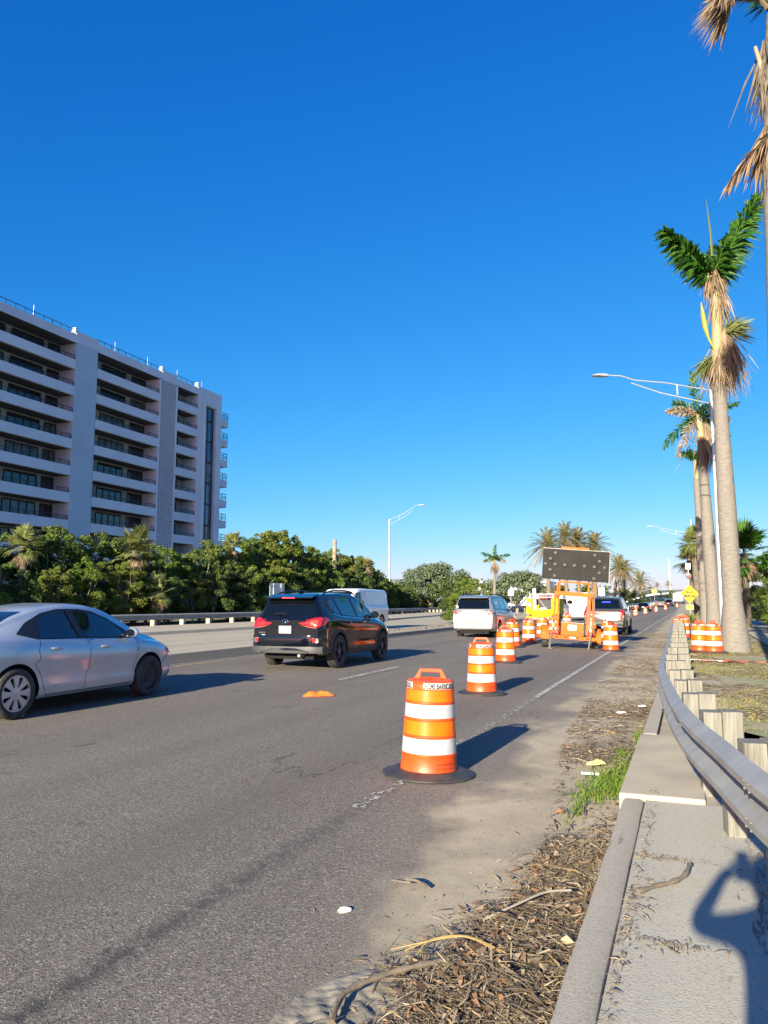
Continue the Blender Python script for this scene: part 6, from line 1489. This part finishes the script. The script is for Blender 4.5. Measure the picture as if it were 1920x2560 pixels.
# drifted debris, straw, grass: countless
def scatter(name,m,n,fx,seed,lmin,lmax,wd,curl=.25,zup=.25,kind='stuff',label=None,cat=None):
    g=np.random.default_rng(seed); P=fx(g,n); n=len(P)
    a=g.random(n)*6.283; el=g.normal(size=n)*zup; L=lmin+(lmax-lmin)*g.random(n)**2
    d=np.stack([np.cos(a)*np.cos(el),np.sin(a)*np.cos(el),np.sin(el)],1); s=np.stack([-np.sin(a),np.cos(a),g.normal(size=n)*.35],1)
    w_=wd*(.5+g.random(n))
    bend=g.normal(size=(n,3))*curl*L[:,None]; bend[:,2]=np.abs(bend[:,2])*.6
    A=P-d*L[:,None]/2; B=P+d*L[:,None]/2; C=P+bend*.5
    A[:,2]=np.maximum(A[:,2],P[:,2]-.004); B[:,2]=np.maximum(B[:,2],P[:,2]-.004); C[:,2]+=.004
    sw=s*w_[:,None]/2
    V=np.stack([A-sw*.4,A+sw*.4,C+sw+np.array([0,0,.002]),B+sw*.3,B-sw*.3,C-sw],1).reshape(-1,3)
    i=np.arange(n)*6; F=np.concatenate([np.stack([i,i+1,i+2,i+5],1),np.stack([i+5,i+2,i+3,i+4],1)])
    o=raw(name,V,F,m); o['kind']=kind
    if label: tag(o,label,cat)
    return o
def pile_h(x,y):
    cx=-1.02; h=.085*np.exp(-((x+.82)/.36)**2-((y-3.35)/.75)**2)+.045*np.exp(-((x+.72)/.18)**2-((y-4.7)/.8)**2)
    return h
def f_pile(g,n):
    y=2.3+g.random(n)*2.9; e=np.interp(y,[2.3,2.9,3.3,3.8,4.1,4.6,5.2],[-1.22,-1.12,-1.22,-1.08,-.92,-.86,-.80])+.07*np.sin(y*9)
    x=e+(-.535-e)*g.random(n)**.6-.10*np.abs(g.normal(size=n))*(g.random(n)<.35); y=y+.25*g.normal(size=n)*(g.random(n)<.3); k=(x<-.535)&((np.sin(x*9+y*4)+np.sin(y*7-x*5)+.8>-.35)|(g.random(n)<.35)); x,y=x[k],y[k]; n=len(x); h=pile_h(x,y)
    return np.stack([x,y,-.02+h*(.35+.75*g.random(n))+.008],1)
def f_strip(g,n):
    y=4.2+40*g.random(n)**2.0; w_=np.interp(y,[4,6,9,14,20,45],[.28,.5,.85,1.1,1.3,1.6])
    x=-.54-w_*g.random(n)**1.4; wob=np.sin(y*1.7)+np.sin(y*.63+1)+.7*np.sin(y*3.9)
    k=g.random(n)<np.clip(.35+.35*wob,.06,1); x,y=x[k],y[k]
    x=np.where(y>16.5,x+.12,x); return np.stack([x,y,-.02+.02*g.random(len(x))+.006],1)
def f_verge(g,n):
    y=7.5+34*g.random(n)**1.6; x=-.2+(3.4)*g.random(n); k=(np.sin(x*2.1+y*.9)+np.sin(y*1.9-x)+.6*np.sin(x*5+y*3)>-.3)&((x>.55)|(y>9.5)); x,y=x[k],y[k]
    return np.stack([x,y,.085+.02*g.random(len(x))],1)
def f_walk(g,n):
    c=g.integers(0,8,n); cx=np.array([-.20,.33,-.15,-.30,.05,.38,-.33,-.31])[c]; cy=np.array([4.95,4.85,3.75,4.25,8.2,5.25,3.3,5.6])[c]
    x=cx+g.normal(size=n)*np.array([.12,.08,.1,.04,.06,.08,.02,.02])[c]; y=cy+g.normal(size=n)*np.array([.03,.2,.04,.3,.05,.1,.5,.5])[c]
    k=(x>-.36); return np.stack([x[k],y[k],np.where(y[k]>6.4,.115,.082)+.004*g.random(k.sum())],1)
def f_sand(g,n):
    y=2.6+16*g.random(n)**1.5; x=-.7-1.5*g.random(n); return np.stack([x,y,np.full(n,-.016)],1)
# soil mound beneath
V=[];F=[];nx,ny=40,90
for i in range(nx):
    for j in range(ny):
        x=-1.5+.97*i/(nx-1); y=2.2+3.4*j/(ny-1); V.append((x,y,-.046+float(pile_h(x,y))*.62+.004*math.sin(x*37+y*11)*math.sin(y*29)))
for i in range(nx-1):
    for j in range(ny-1): F.append((i*ny+j,(i+1)*ny+j,(i+1)*ny+j+1,i*ny+j+1))
o=raw('debris_soil',V,F,mat('dark_soil',(.075,.062,.05),.95,c2=(.13,.11,.088),scale=14,bump=.7,bscale=40,detail=8),None,True); o['kind']='stuff'; o['label']='dark damp soil under the leaf debris'
scatter('leaf_debris',LIT,22000,f_pile,1,.02,.16,.0035,.12,.22,label='tangled twigs and straw piled against the kerb',cat='debris')
scatter('leaf_debris',LIT,1500,f_pile,12,.08,.30,.008,.25,.25,label='longer sticks and frond ribs in the debris by the kerb',cat='debris')
scatter('leaf_debris',LEAFL,700,f_pile,13,.05,.10,.03,.5,.5,label='large curled leaves on the debris by the kerb',cat='debris')
scatter('leaf_debris',LEAFL,2200,f_pile,2,.02,.07,.016,.35,.4,label='curled brown dead leaves mixed into the pile by the kerb',cat='debris')
scatter('straw_litter',LIT,30000,f_strip,3,.03,.25,.010,.12,.10,label='dry straw and palm fibres drifted along the gutter',cat='debris')
scatter('leaf_litter',LEAFL,1800,f_strip,4,.03,.09,.03,.3,.3,label='scattered brown leaves along the gutter',cat='debris')
scatter('straw_litter',LIT,26000,f_verge,5,.05,.28,.013,.12,.08,label='brown straw strewn over the grass behind the guardrail',cat='debris')
scatter('straw_litter',LIT,800,f_walk,6,.02,.10,.004,.2,.1,label='small dry fibres lying on the footpath',cat='debris')
scatter('straw_litter',LIT,900,f_sand,7,.015,.08,.004,.2,.05,label='loose fibres on the sandy shoulder',cat='debris')
def f_med(g,n):
    y=27.5+60*g.random(n)**1.5; return np.stack([-11.45-1.3*g.random(n),y,np.full(n,.375)],1)
scatter('leaf_litter',LEAFL,1500,f_med,8,.05,.2,.05,.3,.2,label='dry leaves and rubble on the raised median',cat='debris')
V=[];F=[];nx,ny=60,90
for i in range(nx):
    for j in range(ny):
        x=-1.62+.75*i/(nx-1); y=2.2+1.35*j/(ny-1); e=max(0,1-((x+1.25)/.34)**2-((y-2.75)/.62)**2)
        V.append((x,y,-.030+.022*min(1,e*3)+e*(.006*math.sin(x*31+y*13+2*math.sin(y*9))*math.sin(y*23-x*8)+.004*math.sin(x*63+y*40)+.003*math.sin(y*90+3*math.sin(x*20)))))
for i in range(nx-1):
    for j in range(ny-1): F.append((i*ny+j,(i+1)*ny+j,(i+1)*ny+j+1,i*ny+j+1))
o=raw('dried_mud',V,F,mat('dried_mud',(.30,.26,.20),.9,c2=(.20,.175,.14),scale=5,bump=.35,bscale=26,detail=8),None,True); o['kind']='stuff'; o['label']='rippled dried mud left of the debris pile'
# pebbles on near asphalt
g=np.random.default_rng(14); V=[];F=[]
for i in range(350):
    y=2.2+9*g.random()**1.6; x=-.9-4.5*g.random(); z=gz(x,y); s=.002+.004*g.random()**2
    k=len(V); V+=[(x-s,y,z),(x,y-s,z),(x+s,y,z),(x,y+s,z),(x,y,z+s*.9)]; F+=[(k,k+1,k+4),(k+1,k+2,k+4),(k+2,k+3,k+4),(k+3,k,k+4)]
o=raw('pebbles',V,F,mat('pebble',(.20,.18,.15),.9)); o['kind']='stuff'; o['label']='loose pebbles on the asphalt'
def blades(name,m,n,fx,seed,h0,h1,wd,label,lean=.35):
    g=np.random.default_rng(seed); P=fx(g,n); n=len(P); a=g.random(n)*6.283; h=h0+(h1-h0)*g.random(n)**1.5
    t=np.stack([np.cos(a),np.sin(a),np.zeros(n)],1); ln=g.normal(size=(n,2))*lean*h[:,None]; s=t*wd*(.6+.8*g.random(n))[:,None]/2
    mid=P+np.concatenate([ln*.35,(h*.55)[:,None]],1); tip=P+np.concatenate([ln,(h*.95)[:,None]],1)
    V=np.stack([P-s,P+s,mid+s*.7,tip,mid-s*.7],1).reshape(-1,3); F=np.arange(n*5).reshape(-1,5)
    o=raw(name,V,F,m); o['kind']='stuff'; o['label']=label; return o
def f_tuft(g,n):
    c=np.array([[-.70,7.0,.06,.13],[-.80,7.35,.10,.25],[-.86,6.75,.08,.15],[-.70,7.9,.06,.3],[-.76,8.5,.04,.15],[-.66,9.6,.03,.3],[-.92,6.2,.03,.2]]); k=g.choice(7,n,p=[.30,.25,.12,.13,.07,.09,.04])
    x=np.minimum(c[k,0]+g.normal(size=n)*c[k,2]+.06,-.55); y=c[k,1]+g.normal(size=n)*c[k,3]; return np.stack([x,y,np.full(n,-.03)],1)
blades('grass_tuft',GR,2300,f_tuft,1,.025,.12,.006,'bright green grass tuft growing in the gutter against the kerb')
def f_turf(g,n):
    y=8+40*g.random(n)**1.5; x=-.3+6*g.random(n); k=((x>.75)|(y>10))&(np.sin(x*1.3+y*.6+1)+np.sin(y*1.1-x*.8)+.5*np.sin(x*4+y*2)>-.4)&~((x>2.45)&(x<4.75)&(y>16)); x,y=x[k],y[k]; return np.stack([x,y,np.full(len(x),.075)],1)
blades('verge_grass',GRD,64000,f_turf,2,.02,.065,.010,'patchy short brown-green grass on the verge',.6)
# ---------------------------------------------------------------- the photographer (stands behind the camera, casts the shadow)
ph=thing('person','person in dark clothes holding a phone up with both hands, feet on the footpath','person',(-.06,0,0))
def skin(name,pts,edges,rad,m,parent,sub=2,root=0):
    me=bpy.data.meshes.new(name); me.from_pydata(pts,edges,[]); o=bpy.data.objects.new(name,me); COL.objects.link(o)
    s=o.modifiers.new('skin','SKIN'); sv_=me.skin_vertices[0].data
    for i,r in enumerate(rad): sv_[i].radius=(r,r) if not hasattr(r,'__len__') else r
    sv_[root].use_root=True
    ss=o.modifiers.new('sub','SUBSURF'); ss.levels=sub; ss.render_levels=sub
    dg=bpy.context.evaluated_depsgraph_get(); dg.update(); m2=bpy.data.meshes.new_from_object(o.evaluated_get(dg)); o.modifiers.clear(); o.data=m2; m2.materials.append(m); m2.shade_smooth(); o.parent=parent; return o
z0=.075
pts=[(.14,-.42,.98),(.14,-.42,1.12),(.13,-.42,1.30),(.13,-.42,1.42),(.12,-.40,1.50),(.12,-.37,1.58),(.12,-.36,1.66),
 (-.06,-.42,1.40),(-.20,-.28,1.36),(-.075,-.11,1.54),(-.045,-.07,1.55),
 (.31,-.42,1.40),(.42,-.26,1.22),(.115,-.11,1.50),(.085,-.07,1.55),
 (.04,-.42,.90),(.04,-.40,.52),(.03,-.44,.14),(.03,-.30,.10),
 (.24,-.42,.90),(.24,-.40,.52),(.25,-.44,.14),(.26,-.30,.10)]
ed=[(0,1),(1,2),(2,3),(3,4),(4,5),(5,6),(3,7),(7,8),(8,9),(9,10),(3,11),(11,12),(12,13),(13,14),(0,15),(15,16),(16,17),(17,18),(0,19),(19,20),(20,21),(21,22)]
rad=[.15,(.16,.12),(.17,.12),(.13,.10),.055,.085,.075,.062,.047,.03,.028,.062,.047,.03,.028,.085,.06,.04,.035,.085,.06,.04,.035]
skin('body',pts,ed,rad,M['cloth'],ph)
mb=MB(); mb.lathe([(0,-.13),(.05,-.12),(.075,-.06),(.085,0),(.082,.06),(.06,.105),(0,.125)],20)
for i,v in enumerate(mb.v): mb.v[i]=(.12+v[0]*.92,-.355+v[1]*1.12,1.60+v[2])
mb.build('head',M['skin'],ph,smooth=True)
mb=MB(); mb.lathe([(.098,-.02),(.10,.04),(.08,.10),(.04,.135),(0,.142)],20)
for i,v in enumerate(mb.v): mb.v[i]=(.12+v[0]*.92,-.375+v[1]*1.12,1.60+v[2])
mb.build('hair',M['trim'],ph,smooth=True)
mb=MB(); mb.lathe([(.0,-.03),(.014,-.015),(.016,.0),(0,.02)],8,'y',(.12,-.255,1.585)); 
for s in (-1,1): mb.lathe([(.013,-.004),(.0,.008)],10,'y',(.12+s*.032,-.268,1.615)); mb.lathe([(0,-.01),(.028,0),(0,.01)],10,'x',(.12+s*.083,-.355,1.60))
mb.lathe([(0,-.004),(.018,0),(0,.004)],10,'y',(.12,-.262,1.545)); mb.build('face',M['skin'],ph,smooth=True)
for s,cx in ((-1,-.043),(1,.083)):
    for f in range(4):
        L=[.9,1,.95,.75][f]; zz=1.52+.021*f
        skin('finger',[(cx,-.065,zz-.02),(cx-.002*s,-.045,zz),(cx-.012*s,-.022,zz+.004),(cx-.03*s*L,-.021,zz+.004)],[(0,1),(1,2),(2,3)],[.010,.009,.008,.007],M['skin'],ph,1)
    skin('thumb',[(cx,-.07,1.52),(cx-.01*s,-.055,1.535),(cx-.03*s,-.047,1.55)],[(0,1),(1,2)],[.012,.010,.008],M['skin'],ph,1)
pn_=MB(); pn_.box(-.078,-.002,-.043,-.033,1.49,1.655); o=pn_.build('phone',M['trim'],bevel=.004); tag(o,'black phone held upright in both hands above the footpath','phone')
